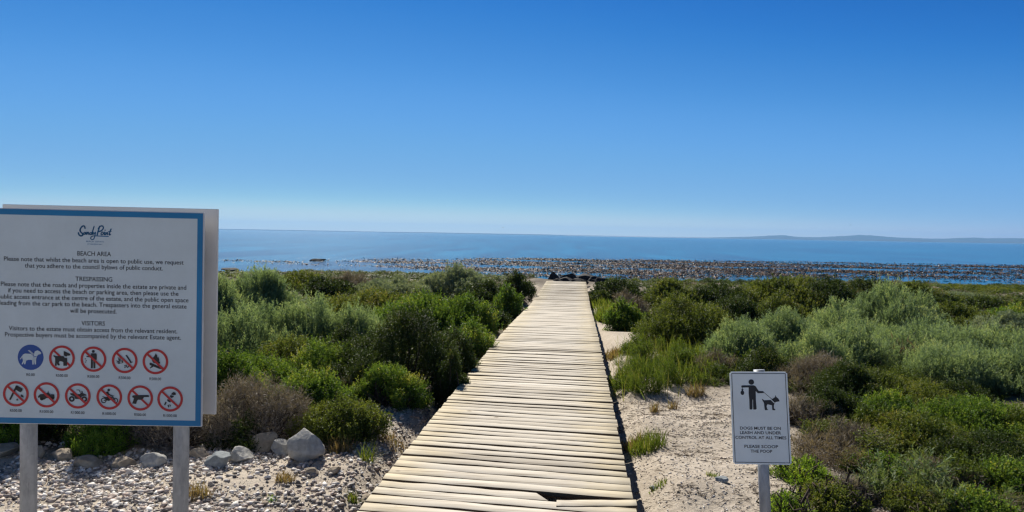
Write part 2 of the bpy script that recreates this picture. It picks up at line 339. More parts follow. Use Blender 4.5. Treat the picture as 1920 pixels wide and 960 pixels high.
# ------------------------------------------------------------------ kelp
def kelp():
    r = np.random.RandomState(11); n0 = 520000
    y = 58 + 85*r.rand(n0); x = (r.rand(n0)-0.42)*2.1*y
    px = 960 + x/y*FPX; hor = 422.7 + 0.01745*px
    dy = (CAMZ-SEA_Z)*FPX/y
    top = np.interp(px, [0, 420, 560, 640, 760, 1000, 1300, 1920], [57, 57, 57, 53, 49, 44, 43, 41])
    bot = np.interp(px, [0, 420, 640, 760, 860, 1000, 1120, 1300, 1420, 1600, 1700, 1800, 1920], [64, 63, 66, 70, 74, 80, 84, 80, 76, 74, 74, 75, 75])
    edge = np.clip((dy-top)/1.5, 0, 1)*np.clip((bot-dy)/4.0, 0, 1)
    st = (np.sin(x*0.07+1.3*np.sin(y*0.33)) + np.sin(y*0.55+1.1*np.sin(x*0.055)) + 0.8*np.sin(y*1.15 + 0.12*x) + 0.8*np.sin(x*0.33+y*0.2))
    dens = np.interp(px, [300, 420, 600, 700, 830, 1000, 1200, 1920], [0.20, 0.26, 0.42, 0.6, 0.8, 0.95, 1.0, 0.95])
    prob = edge*dens*np.clip(0.42 + 0.33*st, 0.02, 1)
    keep = r.rand(n0) < prob*0.62
    x, y = x[keep], y[keep]; n = len(x)
    az = r.uniform(0, 6.283, n); el = np.abs(r.normal(0.25, 0.35, n)); L = r.uniform(0.25, 0.75, n); W = r.uniform(0.05, 0.12, n)
    b = np.stack([x, y, np.full(n, SEA_Z+0.01)], 1)
    d = np.stack([np.cos(az)*np.cos(el), np.sin(az)*np.cos(el), np.sin(el)], 1)
    s = np.stack([-np.sin(az), np.cos(az), r.normal(0, 0.4, n)], 1)*W[:, None]/2
    mid = b + d*(L*0.55)[:, None]; tip = mid + (d*np.array([1, 1, -0.4]))*(L*0.45)[:, None]
    tip[:, 2] = np.maximum(tip[:, 2], SEA_Z+0.005)
    VV = np.stack([b-s*0.6, b+s*0.6, mid+s, mid-s, tip-s*0.4, tip+s*0.4], 1).reshape(-1, 3)
    i = np.arange(n)*6
    FF = np.concatenate([np.stack([i, i+1, i+2, i+3], 1), np.stack([i+3, i+2, i+5, i+4], 1)])
    o = mesh_np('kelp_bed', VV, FF, M_KELP, tint=np.repeat(np.clip(r.beta(0.8, 0.95, n), 0, 1), 6))
    tag(o, 'brown kelp bed floating on the sea beyond the shore', kind='stuff')
kelp()

# ------------------------------------------------------------------ boardwalk
def boardwalk():
    r = random.Random(7); root = empty('boardwalk', (DK0.x, DK0.y, 0), (0, 0, -DANG))
    tag(root, 'weathered pale timber boardwalk running straight to the sea', 'boardwalk')
    pitch = 0.1178; W = 1.5
    def s_of(y): return (y-DK0.y)/math.cos(DANG)
    s0, s1 = s_of(0.7), s_of(26.5)
    def plank(VV, FF, T, U, s, wd, xa, xb, tint, skew, dz=0.0, cutA=0.0, cutB=0.0, tiltz=0.0):
        nseg = 14; th = 0.034; ph = r.uniform(0, 6.28); amp = r.uniform(0.0012, 0.0058); ph2 = r.uniform(0, 6.28); base = len(VV)
        bow = r.uniform(-0.004, 0.004); off = r.uniform(0, 50); tw = r.uniform(-0.0022, 0.0022)
        for i in range(nseg+1):
            t = i/nseg
            for sy in (-1, 1):
                e0 = xa + (cutA if sy > 0 else 0); e1 = xb - (cutB if sy > 0 else 0)
                u = e0 + (e1-e0)*t
                ss = s + sy*wd/2 + amp*math.sin(3.3*t*6.28/2+ph+sy) + amp*0.7*math.sin(t*23+ph2*sy) - u*math.tan(skew)
                yy = DK0.y + s*math.cos(DANG)
                z = deck_z(yy) + dz + bow*(1-(2*t-1)**2) + tiltz*u + 0.0012*math.sin(t*9+ph) + sy*(tw+0.0)
                for lo in (0, 1):
                    e = 0.0025 if lo == 0 else 0
                    VV.append((u, ss - sy*(0.003 if lo == 0 else 0), z - th*lo)); U.append((u, off + (ss-s), z)); T.append(tint)
                if False: pass
        for i in range(nseg):
            a = base + i*4; b = a+4   # order per station: (-,top),(-,bot),(+,top),(+,bot)
            FF += [(a, b, b+2, a+2), (a+1, a+3, b+3, b+1), (a, a+1, b+1, b), (a+2, b+2, b+3, a+3)]
        e = base + nseg*4
        FF += [(base, base+2, base+3, base+1), (e, e+1, e+3, e+2)]
    def build(name, items, label=None):
        VV, FF, T, U = [], [], [], []
        for it in items: plank(VV, FF, T, U, **it)
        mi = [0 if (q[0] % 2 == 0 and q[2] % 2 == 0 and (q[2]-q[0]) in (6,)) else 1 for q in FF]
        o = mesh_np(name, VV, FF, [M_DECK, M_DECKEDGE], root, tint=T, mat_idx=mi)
        a = o.data.attributes.new('uvw', 'FLOAT_VECTOR', 'POINT'); a.data.foreach_set('vector', np.asarray(U, np.float32).ravel())
        bv = o.modifiers.new('bevel', 'BEVEL'); bv.width = 0.0016; bv.segments = 1; bv.limit_method = 'ANGLE'; bv.angle_limit = 0.9
        if label: o['label'] = label
        return o
    items = []; s = s0; special = None
    S_BR = s_of(3.93)        # the broken board
    n = int((s1-s0)/pitch)
    ks = [s0 + pitch*i for i in range(n)]; kb = min(range(n), key=lambda i: abs(ks[i]-S_BR))
    for i, s in enumerate(ks):
        yy = DK0.y + s*math.cos(DANG)
        skew = RAD(4.6)*(1-float(sstep(4.0, 13.0, yy))) + r.uniform(-0.0035, 0.0035)
        gap = abs(r.gauss(0.008, 0.006)) + 0.007 + (0.009 if r.random() < 0.10 else 0); wd = pitch - min(gap, 0.032)
        it = dict(s=s + r.uniform(-0.003, 0.003), wd=wd, xa=-W/2 + r.uniform(-0.006, 0.006), xb=W/2 + r.uniform(-0.008, 0.008), tint=min(max(r.gauss(0.5, 0.27), 0), 1), skew=skew,
                  dz=r.gauss(0, 0.0022), tiltz=r.gauss(0, 0.0016))
        if i == kb: special = dict(it); continue
        items.append(it)
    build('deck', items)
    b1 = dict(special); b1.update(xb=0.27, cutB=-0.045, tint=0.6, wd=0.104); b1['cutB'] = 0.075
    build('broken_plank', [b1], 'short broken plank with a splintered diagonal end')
    b2 = dict(special); sk, sk2 = special['skew'], special['skew']-RAD(13.0)
    b2.update(xa=0.315, xb=0.765, skew=sk2, wd=0.088, tint=0.75, dz=0.004, tiltz=0.0)
    b2['s'] = special['s'] - 0.54*math.tan(sk) + 0.54*math.tan(sk2) - 0.040
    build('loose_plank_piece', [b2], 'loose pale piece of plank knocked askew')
    # bearers below the boards
    for u in (-0.62, 0.0, 0.62):
        bm = bmesh.new(); ys = np.linspace(0.7, 26.4, 60); prev = None
        for y in ys:
            z = deck_z(y) - 0.040; s = s_of(y)
            q = [bm.verts.new((u-0.035, s, z)), bm.verts.new((u+0.035, s, z)), bm.verts.new((u+0.035, s, z-0.14)), bm.verts.new((u-0.035, s, z-0.14))]
            if prev:
                for a in range(4): bm.faces.new((prev[a], prev[(a+1) % 4], q[(a+1) % 4], q[a]))
            else: bm.faces.new(q)
            prev = q
        bm.faces.new(prev[::-1]); bmesh.ops.recalc_face_normals(bm, faces=bm.faces)
        mesh_bm('bearer', bm, M_BEAM, root)
    for y in np.arange(1.2, 26.4, 1.8):
        for u in (-0.62, 0.62):
            x = deck_c(y) + u*math.cos(DANG); zg = g(x, y); zt = deck_z(y) - 0.182
            bm = bmesh.new(); bm_box(bm, (u, s_of(y), (zg-0.12+zt)/2), (0.09, 0.09, max(zt-zg+0.12, 0.08)))
            mesh_bm('pile', bm, M_BEAM, root)
boardwalk()

# ------------------------------------------------------------------ lettering and pictogram helpers
class Flat:
    """flat marks on a panel: x right, z up, facing -y; each layer a little further out"""
    def __init__(s): s.bm = bmesh.new(); s.y = 0.0
    def poly(s, pts, mi=0, lift=0.0):
        vs = [s.bm.verts.new((p[0], -lift, p[1])) for p in pts]
        f = s.bm.faces.new(vs); f.normal_update()
        if f.normal.y > 0: f.normal_flip()
        f.material_index = mi
    def circ(s, c, r, mi=0, lift=0.0, n=28, ry=None):
        ry = ry or r; s.poly([(c[0]+r*math.cos(6.2832*i/n), c[1]+ry*math.sin(6.2832*i/n)) for i in range(n)], mi, lift)
    def ring(s, c, r0, r1, mi=0, lift=0.0, n=40):
        for i in range(n):
            a, b = 6.2832*i/n, 6.2832*(i+1)/n
            s.poly([(c[0]+r0*math.cos(a), c[1]+r0*math.sin(a)), (c[0]+r1*math.cos(a), c[1]+r1*math.sin(a)), (c[0]+r1*math.cos(b), c[1]+r1*math.sin(b)), (c[0]+r0*math.cos(b), c[1]+r0*math.sin(b))], mi, lift)
    def line(s, p, q, w, mi=0, lift=0.0):
        p, q = Vector(p), Vector(q); d = (q-p).normalized(); n_ = Vector((-d.y, d.x))*w/2
        s.poly([p-n_, q-n_, q+n_, p+n_], mi, lift)
    def stroke(s, pts, w, mi=0, lift=0.0):
        for a, b in zip(pts, pts[1:]):
            if (Vector(a)-Vector(b)).length > 1e-6: s.line(a, b, w, mi, lift)
        for a in pts: s.circ(a, w/2, mi, lift, 8)
    def build(s, name, mats, parent, loc=(0, 0, 0)):
        bmesh.ops.triangulate(s.bm, faces=[f for f in s.bm.faces if len(f.verts) > 4])
        o = mesh_bm(name, s.bm, mats, parent); o.location = loc; return o
def smooth_pts(pts, n=6):
    out = []; P = [pts[0]] + list(pts) + [pts[-1]]
    for i in range(1, len(P)-2):
        p0, p1, p2, p3 = [np.array(P[j], float) for j in (i-1, i, i+1, i+2)]
        for k_ in range(n):
            t = k_/n; out.append(tuple(0.5*((2*p1) + (-p0+p2)*t + (2*p0-5*p1+4*p2-p3)*t*t + (-p0+3*p1-3*p2+p3)*t**3)))
    out.append(tuple(pts[-1])); return out
def lettering(name, rows, mat, parent, y, bold=0.0):
    """rows: (text, centre x, baseline z, cap height, total width) -> one mesh of flat letters"""
    bm = bmesh.new()
    for text, cx, cz, cap, width in rows:
        cu = bpy.data.curves.new('tmp', 'FONT'); cu.body = text; cu.size = 1.0; cu.align_x = 'LEFT'; cu.offset = bold; cu.resolution_u = 3
        ob = bpy.data.objects.new('tmp', cu); COL.objects.link(ob); bpy.context.view_layer.update()
        dg = bpy.context.evaluated_depsgraph_get(); me = bpy.data.meshes.new_from_object(ob.evaluated_get(dg))
        xs = [v.co.x for v in me.vertices]; x0, x1 = min(xs), max(xs)
        sx = width/(x1-x0); sz = cap/0.70
        M = Matrix(((sx, 0, 0, cx-(x0+x1)/2*sx), (0, 0, 0, 0), (0, sz, 0, cz), (0, 0, 0, 1)))
        me.transform(M); bm.from_mesh(me)
        bpy.data.objects.remove(ob); bpy.data.curves.remove(cu); bpy.data.meshes.remove(me)
    o = mesh_bm(name, bm, mat, parent); o.location = (0, y, 0); return o

# ------------------------------------------------------------------ estate notice board
def notice_board():
    W, H = 1.09, 1.086; S = W/410.0
    root = empty('notice_board', (-2.102, 3.482, 1.292), (RAD(-0.35), RAD(0.3), RAD(1.1)))
    tag(root, 'large white estate notice board with blue border on two steel posts', 'notice board')
    def P(px, py): return ((px-176.0)*S, (594.8-py)*S)
    bm = bmesh.new(); bm_box(bm, (0, 0.006, 0), (W, 0.012, H)); bmesh.ops.bevel(bm, geom=bm.edges, offset=0.0015, segments=1, affect='EDGES')
    panel = mesh_bm('panel', bm, M_EDGE, root)
    f = Flat(); e = 0.004; b = 0.0315
    f.poly([(-W/2+b, H/2-b), (W/2-b, H/2-b), (W/2-b, -H/2+b), (-W/2+b, -H/2+b)], 0, 0.0015)
    f.build('face', [M_WHITE], panel)
    f = Flat(); o_, i_ = (W/2-e, H/2-e), (W/2-b, H/2-b)
    f.poly([(-o_[0], o_[1]), (o_[0], o_[1]), (i_[0], i_[1]), (-i_[0], i_[1])], 0, 0.0022)
    f.poly([(-o_[0], -o_[1]), (o_[0], -o_[1]), (i_[0], -i_[1]), (-i_[0], -i_[1])], 0, 0.0022)
    f.poly([(-o_[0], o_[1]), (-o_[0], -o_[1]), (-i_[0], -i_[1]), (-i_[0], i_[1])], 0, 0.0022)
    f.poly([(o_[0], o_[1]), (o_[0], -o_[1]), (i_[0], -i_[1]), (i_[0], i_[1])], 0, 0.0022)
    f.build('border', [M_BLUE], panel)
    rows = []
    def t(text, cx, cy, wpx, cap=8.4): x, z = P(cx, cy); rows.append((text, x, z-cap*S/2, cap*S, wpx*S))
    t('BEACH AREA', 176.3, 472.7, 63)
    t('Please note that whilst the beach area is open to public use, we request', 176, 485.5, 336)
    t('that you adhere to the council bylaws of public conduct.', 176, 497.5, 258)
    t('TRESPASSING', 176, 520.8, 69)
    t('Please note that the roads and properties inside the estate are private and', 176, 533.2, 347)
    t('if you need to access the beach or parking area, then please use the', 175.5, 545, 319)
    t('public access entrance at the centre of the estate, and the public open space', 175.5, 557, 357)
    t('leading from the car park to the beach. Trespassers into the general estate', 175.5, 569, 350)
    t('will be prosecuted.', 175.5, 581.3, 87)
    t('VISITORS', 175.5, 604.7, 44)
    t('Visitors to the estate must obtain access from the relevant resident.', 175.5, 616.7, 316)
    t('Prospective buyers must be accompanied by the relevant Estate agent.', 175.5, 628.7, 330)
    for blk in (rows[:3], rows[3:9], rows[9:]): lettering('paragraph', blk, M_INK, panel, -0.0024, 0.006)
    rows = []
    r1 = [(58.7, 671.7), (117.4, 672.2), (176.5, 673), (235.2, 674.4), (293, 675.4)]
    r2 = [(31.6, 741.8), (89, 742.8), (147.6, 743.7), (206.8, 744.6), (265, 745.5), (321.4, 746.4)]
    for (x, y), s in zip(r1, ('R0.00', 'R500.00', 'R500.00', 'R500.00', 'R500.00')): t(s, x, y+33.0, 22 if len(s) > 5 else 15.5, 5.2)
    for (x, y), s in zip(r2, ('R500.00', 'R1000.00', 'R1000.00', 'R1000.00', 'R500.00', 'R1000.00')): t(s, x, y+31.8, 22 if len(s) < 8 else 25.5, 5.2)
    for rw in rows: lettering('fine_amount', [rw], M_INK, panel, -0.0024, 0.004)
    # script logo
    f = Flat(); cs = 0.0729
    def L(x, y): return P(120+x*cs, 400+y*cs)
    strokes = [
        ([(532, 345), (520, 298), (482, 285), (432, 330), (405, 395), (428, 448), (472, 490), (468, 530), (420, 545), (375, 508), (364, 465)], 34),
        ([(550, 452), (515, 452), (493, 485), (510, 506), (540, 480), (552, 452), (552, 498), (572, 490)], 24),
        ([(582, 442), (580, 502), (600, 458), (622, 446), (628, 500), (645, 490)], 24),
        ([(698, 455), (665, 460), (652, 492), (682, 505), (708, 465), (764, 292), (716, 470), (718, 502), (735, 480)], 24),
        ([(745, 442), (742, 482), (765, 490), (800, 440), (785, 540), (752, 622), (710, 630), (678, 605), (692, 565), (740, 540), (795, 536), (960, 540), (1132, 544)], 22),
        ([(908, 282), (872, 400), (845, 512)], 30), ([(872, 345), (925, 282), (982, 278), (1002, 328), (960, 392), (888, 425)], 30),
        ([(972, 432), (942, 480), (964, 506), (1000, 480), (1000, 442), (968, 430)], 24),
        ([(1036, 432), (1026, 500), (1044, 490)], 24), ([(1046, 382), (1047, 384)], 28),
        ([(1068, 442), (1062, 502), (1092, 452), (1114, 446), (1112, 500)], 24),
        ([(1200, 348), (1170, 430), (1156, 500), (1186, 494)], 28), ([(1128, 420), (1206, 410)], 18)]
    for pts, wd in strokes: f.stroke([L(*p) for p in smooth_pts(pts, 4)], wd*cs*S*1.12, 0, 0.0)
    f.build('script_logo', [M_LOGO], panel, (0, -0.0024, 0))
    for rw in (('BEACH  ESTATE', *L(790, 700), 2.6*S, 33*S), ('ST HELENA BAY', *L(790, 768), 2.3*S, 28*S)): lettering('logo_subtitle', [rw], M_LOGO, panel, -0.0024)
    # pictograms, drawn in tenths of a 116-unit radius
    MI = [M_INK, M_RED, M_WHITE, M_DISC]; R = 24.2*S
    def pic(c, draw, slash_over=True, ring=True, label=None):
        f = Flat(); x0, z0 = P(*c); q = R/116.0
        if ring:
            f.ring((0, 0), R*0.815, R, 1, 0.0008)
            a = RAD(-43.0); d = Vector((math.cos(a), math.sin(a)))*R*0.9
            f.line(-d, d, R*0.165, 1, 0.0018 if slash_over else 0.0006)
        def T(p, c_): return ((p[0]-c_[0])*q, -(p[1]-c_[1])*q)
        draw(f, lambda p, c_: T(p, c_), q)
        o = f.build('pictogram', MI, panel, (x0, -0.0024, z0))
        if label: o['label'] = label
    def polys(c, *ps, mi=0, lift=0.0012):
        def d(f, T, q):
            for p in ps: f.poly([T(a, c) for a in p], mi, lift)
        return d
    def guide(f, T, q):
        c = (283, 152); f.circ((0, 0), R, 3, 0.0)
        for p in ([(215, 128), (235, 118), (288, 121), (305, 135), (335, 148), (330, 172), (312, 182), (285, 174), (262, 175), (236, 188), (212, 166), (208, 146)],
                  [(312, 130), (322, 97), (345, 87), (365, 95), (381, 110), (374, 121), (352, 126), (341, 142), (334, 165)],
                  [(212, 160), (236, 182), (228, 192), (214, 216), (204, 217), (216, 186)], [(228, 175), (246, 180), (237, 216), (226, 216)],
                  [(314, 165), (334, 160), (333, 215), (322, 216)], [(298, 172), (314, 172), (312, 216), (301, 217)], [(215, 132), (205, 158), (194, 173), (190, 168), (204, 145)]):
            f.poly([T(a, c) for a in p], 2, 0.0012)
        f.line(T((262, 88), c), T((308, 128), c), 6*q, 2, 0.0012); f.line(T((270, 86), c), T((314, 122), c), 4*q, 2, 0.0012)
        f.line(T((306, 148), c), T((338, 144), c), 6*q, 3, 0.0016)
    pic(r1[0], guide, ring=False, label='round blue guide dog pictogram')
    pic(r1[1], polys((564, 155), [(488, 128), (512, 136), (580, 136), (590, 152), (610, 150), (612, 175), (610, 224), (579, 224), (577, 190), (560, 184), (543, 182), (536, 197), (547, 218), (530, 224), (519, 198), (518, 225), (503, 225), (504, 175), (503, 150), (490, 141)],
                     [(580, 88), (638, 114), (641, 126), (628, 131), (614, 131), (604, 141), (580, 130)]), False)
    def litter(f, T, q):
        c = (848, 160); f.circ(T((846, 89), c), 13*q, 0, 0.0012)
        for p in ([(826, 106), (872, 106), (878, 118), (878, 165), (866, 165), (866, 243), (850, 243), (848, 175), (844, 175), (843, 243), (826, 243), (826, 146), (786, 140), (786, 131), (826, 131)],):
            f.poly([T(a, c) for a in p], 0, 0.0012)
        for p in ((776, 158), (784, 174), (778, 188)): f.circ(T(p, c), 5*q, 0, 0.0012, 8)
    pic(r1[2], litter)
    def plants(f, T, q):
        c = (1131, 165)
        for p in ([(1068, 130), (1082, 150), (1092, 182), (1078, 168)], [(1084, 132), (1094, 152), (1096, 182), (1086, 160)], [(1050, 165), (1074, 170), (1096, 188), (1072, 182)], [(1056, 184), (1080, 186), (1100, 192), (1076, 196)], [(1102, 150), (1106, 170), (1100, 188)], [(1112, 160), (1120, 180), (1102, 196)],
                  [(1138, 118), (1150, 112), (1196, 180), (1188, 190), (1180, 180)]):
            f.poly([T(a, c) for a in p], 0, 0.0012)
        for p in ((1134, 212), (1146, 220), (1158, 226), (1134, 228), (1166, 218), (1146, 208)): f.circ(T(p, c), 6*q, 0, 0.0012, 8)
        f.line(T((1180, 184), c), T((1204, 176), c), 7*q, 0, 0.0012)
    pic(r1[3], plants)
    pic(r1[4], polys((1407, 168), [(1410, 92), (1424, 112), (1424, 138), (1432, 120), (1442, 148), (1440, 172), (1450, 165), (1448, 186), (1410, 186), (1388, 178), (1376, 160), (1384, 134), (1398, 116)],
                     [(1354, 180), (1366, 178), (1480, 228), (1476, 240), (1440, 232), (1356, 200)], [(1356, 226), (1378, 202), (1396, 210), (1362, 232)]))
    pic(r2[0], polys((150, 487), [(150, 412), (166, 420), (104, 546), (90, 538)], [(156, 408), (212, 438), (206, 458), (194, 472), (176, 466), (150, 448)], [(196, 490), (216, 500), (222, 520), (206, 516), (194, 508)], [(150, 545), (164, 528), (174, 548)], [(182, 512), (196, 520), (192, 530)]))
    def truck(f, T, q):
        c = (429, 492)
        for p in ([(352, 505), (372, 486), (410, 482), (440, 470), (444, 448), (448, 470), (466, 488), (470, 484), (498, 486), (502, 520), (494, 530), (470, 522), (430, 520), (412, 534), (384, 540), (370, 530), (372, 516), (354, 520)],):
            f.poly([T(a, c) for a in p], 0, 0.0012)
        f.circ(T((386, 528), c), 15*q, 0, 0.0012); f.circ(T((484, 520), c), 15*q, 0, 0.0012)
    pic(r2[1], truck)
    def quad(f, T, q):
        c = (711, 495)
        for p in ((658, 523), (770, 523)): f.ring(T(p, c), 11*q, 26*q, 0, 0.0012, 20)
        for p in ([(640, 472), (664, 470), (690, 482), (726, 478), (744, 464), (786, 480), (790, 490), (770, 492), (744, 502), (734, 524), (690, 522), (682, 500), (664, 492), (650, 488)],): f.poly([T(a, c) for a in p], 0, 0.0012)
        f.stroke([T(p, c) for p in ((700, 440), (722, 440), (736, 462))], 6*q, 0, 0.0012); f.line(T((748, 448), c), T((752, 466), c), 8*q, 0, 0.0012)
    pic(r2[2], quad)
    def moto(f, T, q):
        c = (993, 500)
        for p in ((944, 532), (1048, 532)): f.ring(T(p, c), 17*q, 25*q, 0, 0.0012, 20)
        f.circ(T((988, 436), c), 12*q, 0, 0.0012)
        for p in ([(966, 452), (982, 448), (992, 470), (1010, 480), (1006, 488), (980, 480), (996, 498), (986, 530), (976, 528), (978, 502), (962, 482)],
                  [(924, 492), (960, 500), (1010, 496), (1030, 506), (1020, 520), (990, 536), (964, 530), (956, 512)]): f.poly([T(a, c) for a in p], 0, 0.0012)
        f.line(T((1014, 480), c), T((1048, 532), c), 7*q, 0, 0.0012); f.line(T((1004, 490), c), T((1036, 488), c), 6*q, 0, 0.0012); f.line(T((990, 526), c), T((944, 532), c), 8*q, 0, 0.0012)
    pic(r2[3], moto)
    pic(r2[4], polys((1272, 505), [(1200, 486), (1214, 480), (1344, 476), (1354, 484), (1350, 494), (1306, 496), (1300, 508), (1280, 522), (1254, 520), (1244, 532), (1236, 560), (1200, 556), (1210, 530), (1216, 506), (1202, 500)]), False)
    def bottle(f, T, q):
        c = (1542, 510)
        for p in ([(1556, 456), (1572, 444), (1592, 452), (1594, 470), (1574, 474), (1552, 468)], [(1544, 472), (1576, 482), (1574, 492), (1556, 500), (1540, 490)], [(1520, 510), (1552, 528), (1544, 542), (1522, 532), (1514, 520)], [(1500, 534), (1512, 540), (1498, 570), (1488, 564)],
                  [(1518, 570), (1530, 560), (1536, 580), (1530, 590)], [(1536, 556), (1550, 566), (1544, 584)]): f.poly([T(a, c) for a in p], 0, 0.0012)
    pic(r2[5], bottle)
    # the second panel, bolted to the far side of the posts
    bm = bmesh.new(); bm_box(bm, (0.020, 0.112, 0.030), (1.104, 0.012, 1.072)); bmesh.ops.bevel(bm, geom=bm.edges, offset=0.0015, segments=1, affect='EDGES')
    mesh_bm('rear_panel', bm, M_ALU, root)
    for px in (42.5, 334.0):
        x = (px-176)*S; bm = bmesh.new(); bm_cyl(bm, (x, 0.052, 0.50), (x, 0.052, -1.55), 0.038, n=28)
        p = mesh_bm('post', bm, M_STEEL, root, True)
        for pl in p.data.polygons: pl.use_smooth = abs(pl.normal.z) < 0.9
        for z in (0.38, -0.42):
            bm = bmesh.new(); bm_box(bm, (x, 0.0575, z), (0.10, 0.085, 0.03)); mesh_bm('bracket', bm, M_STEEL, root)
notice_board()

# ------------------------------------------------------------------ dog sign
def dog_sign():
    W, H = 0.31, 0.505
    root = empty('dog_sign', (1.392, 3.815, 0.758), (RAD(-7.7), RAD(-2.35), RAD(-6.9)))
    tag(root, 'small white dogs on leash sign on a leaning steel post', 'sign')
    q = W/376.0   # zoomed-photo units across the panel
    def P(x, y): return ((x-(294+(y-357)*0.045))*q, (357-y)*q*(H/ (597*q)))
    bm = bmesh.new(); bm_box(bm, (0, 0.003, 0), (W, 0.006, H)); 
    ve = [e for e in bm.edges if abs((e.verts[0].co-e.verts[1].co).y) > 0.003]
    bmesh.ops.bevel(bm, geom=ve, offset=0.008, segments=3, affect='EDGES')
    panel = mesh_bm('panel', bm, M_WHITE2, root)
    f = Flat(); a, b = (W/2-0.009, H/2-0.009), 0.0032
    o_, i_ = a, (a[0]-b, a[1]-b)
    for s1, s2 in (((-1, 1), (1, 1)), ((1, 1), (1, -1)), ((1, -1), (-1, -1)), ((-1, -1), (-1, 1))):
        f.poly([(o_[0]*s1[0], o_[1]*s1[1]), (o_[0]*s2[0], o_[1]*s2[1]), (i_[0]*s2[0], i_[1]*s2[1]), (i_[0]*s1[0], i_[1]*s1[1])], 0, 0.001)
    f.build('border', [M_INK], panel)
    f = Flat()
    def pl(*pts): f.poly([P(*p) for p in pts], 0, 0.001)
    f.circ(P(235, 126), 18*q, 0, 0.001)
    pl((172, 148), (250, 147), (262, 152), (284, 184), (314, 185), (316, 197), (278, 199), (264, 184), (265, 240), (270, 300), (262, 305), (248, 304), (246, 240), (243, 240), (243, 300), (236, 305), (224, 303), (222, 240), (218, 200), (218, 161), (180, 162), (168, 160))
    f.line(P(176, 160), P(176, 180), 4*q, 0, 0.001); f.circ(P(177, 196), 12*q, 0, 0.001, ry=15*q); f.poly([P(170, 172), P(184, 172), P(180, 186), P(174, 186)], 0, 0.0013)
    f.line(P(314, 190), P(378, 244), 3.2*q, 0, 0.001)
    f.build('walker_pictogram', [M_INK], panel)
    f = Flat()
    pl((304, 238), (310, 236), (318, 244), (360, 242), (378, 246), (388, 262), (382, 276), (382, 296), (391, 302), (390, 308), (372, 307), (370, 276), (340, 270), (334, 282), (338, 298), (345, 306), (324, 308), (320, 282), (318, 262))
    pl((366, 240), (390, 222), (392, 210), (398, 222), (412, 234), (420, 250), (398, 254), (386, 260))
    f.line(P(364, 240), P(386, 262), 5*q, 1, 0.0016)
    f.build('dog_pictogram', [M_INK, M_WHITE2], panel)
    rows = []
    for s, x, y, wd in (('DOGS MUST BE ON', 294, 424, 264), ('LEASH AND UNDER', 295, 453, 266), ('CONTROL AT ALL TIMES', 297, 484, 330), ('PLEASE SCOOP', 300, 541, 218), ('THE POOP', 301, 571, 140)):
        x_, z_ = P(x, y); rows.append((s, x_, z_-9.5*q, 19.0*q, wd*q))
    for blk in (rows[:3], rows[3:]): lettering('paragraph', blk, M_INK, panel, -0.001, 0.016)
    bm = bmesh.new(); bm_cyl(bm, (0.012, 0.034, 0.262), (0.012, 0.034, -0.95), 0.030, n=28)
    p = mesh_bm('post', bm, M_STEEL, root)
    for pl_ in p.data.polygons: pl_.use_smooth = abs(pl_.normal.z) < 0.9
    for z in (0.17, -0.17):
        bm = bmesh.new(); bm_box(bm, (0.012, 0.0365, z), (0.085, 0.060, 0.025)); mesh_bm('bracket', bm, M_STEEL, root)
dog_sign()

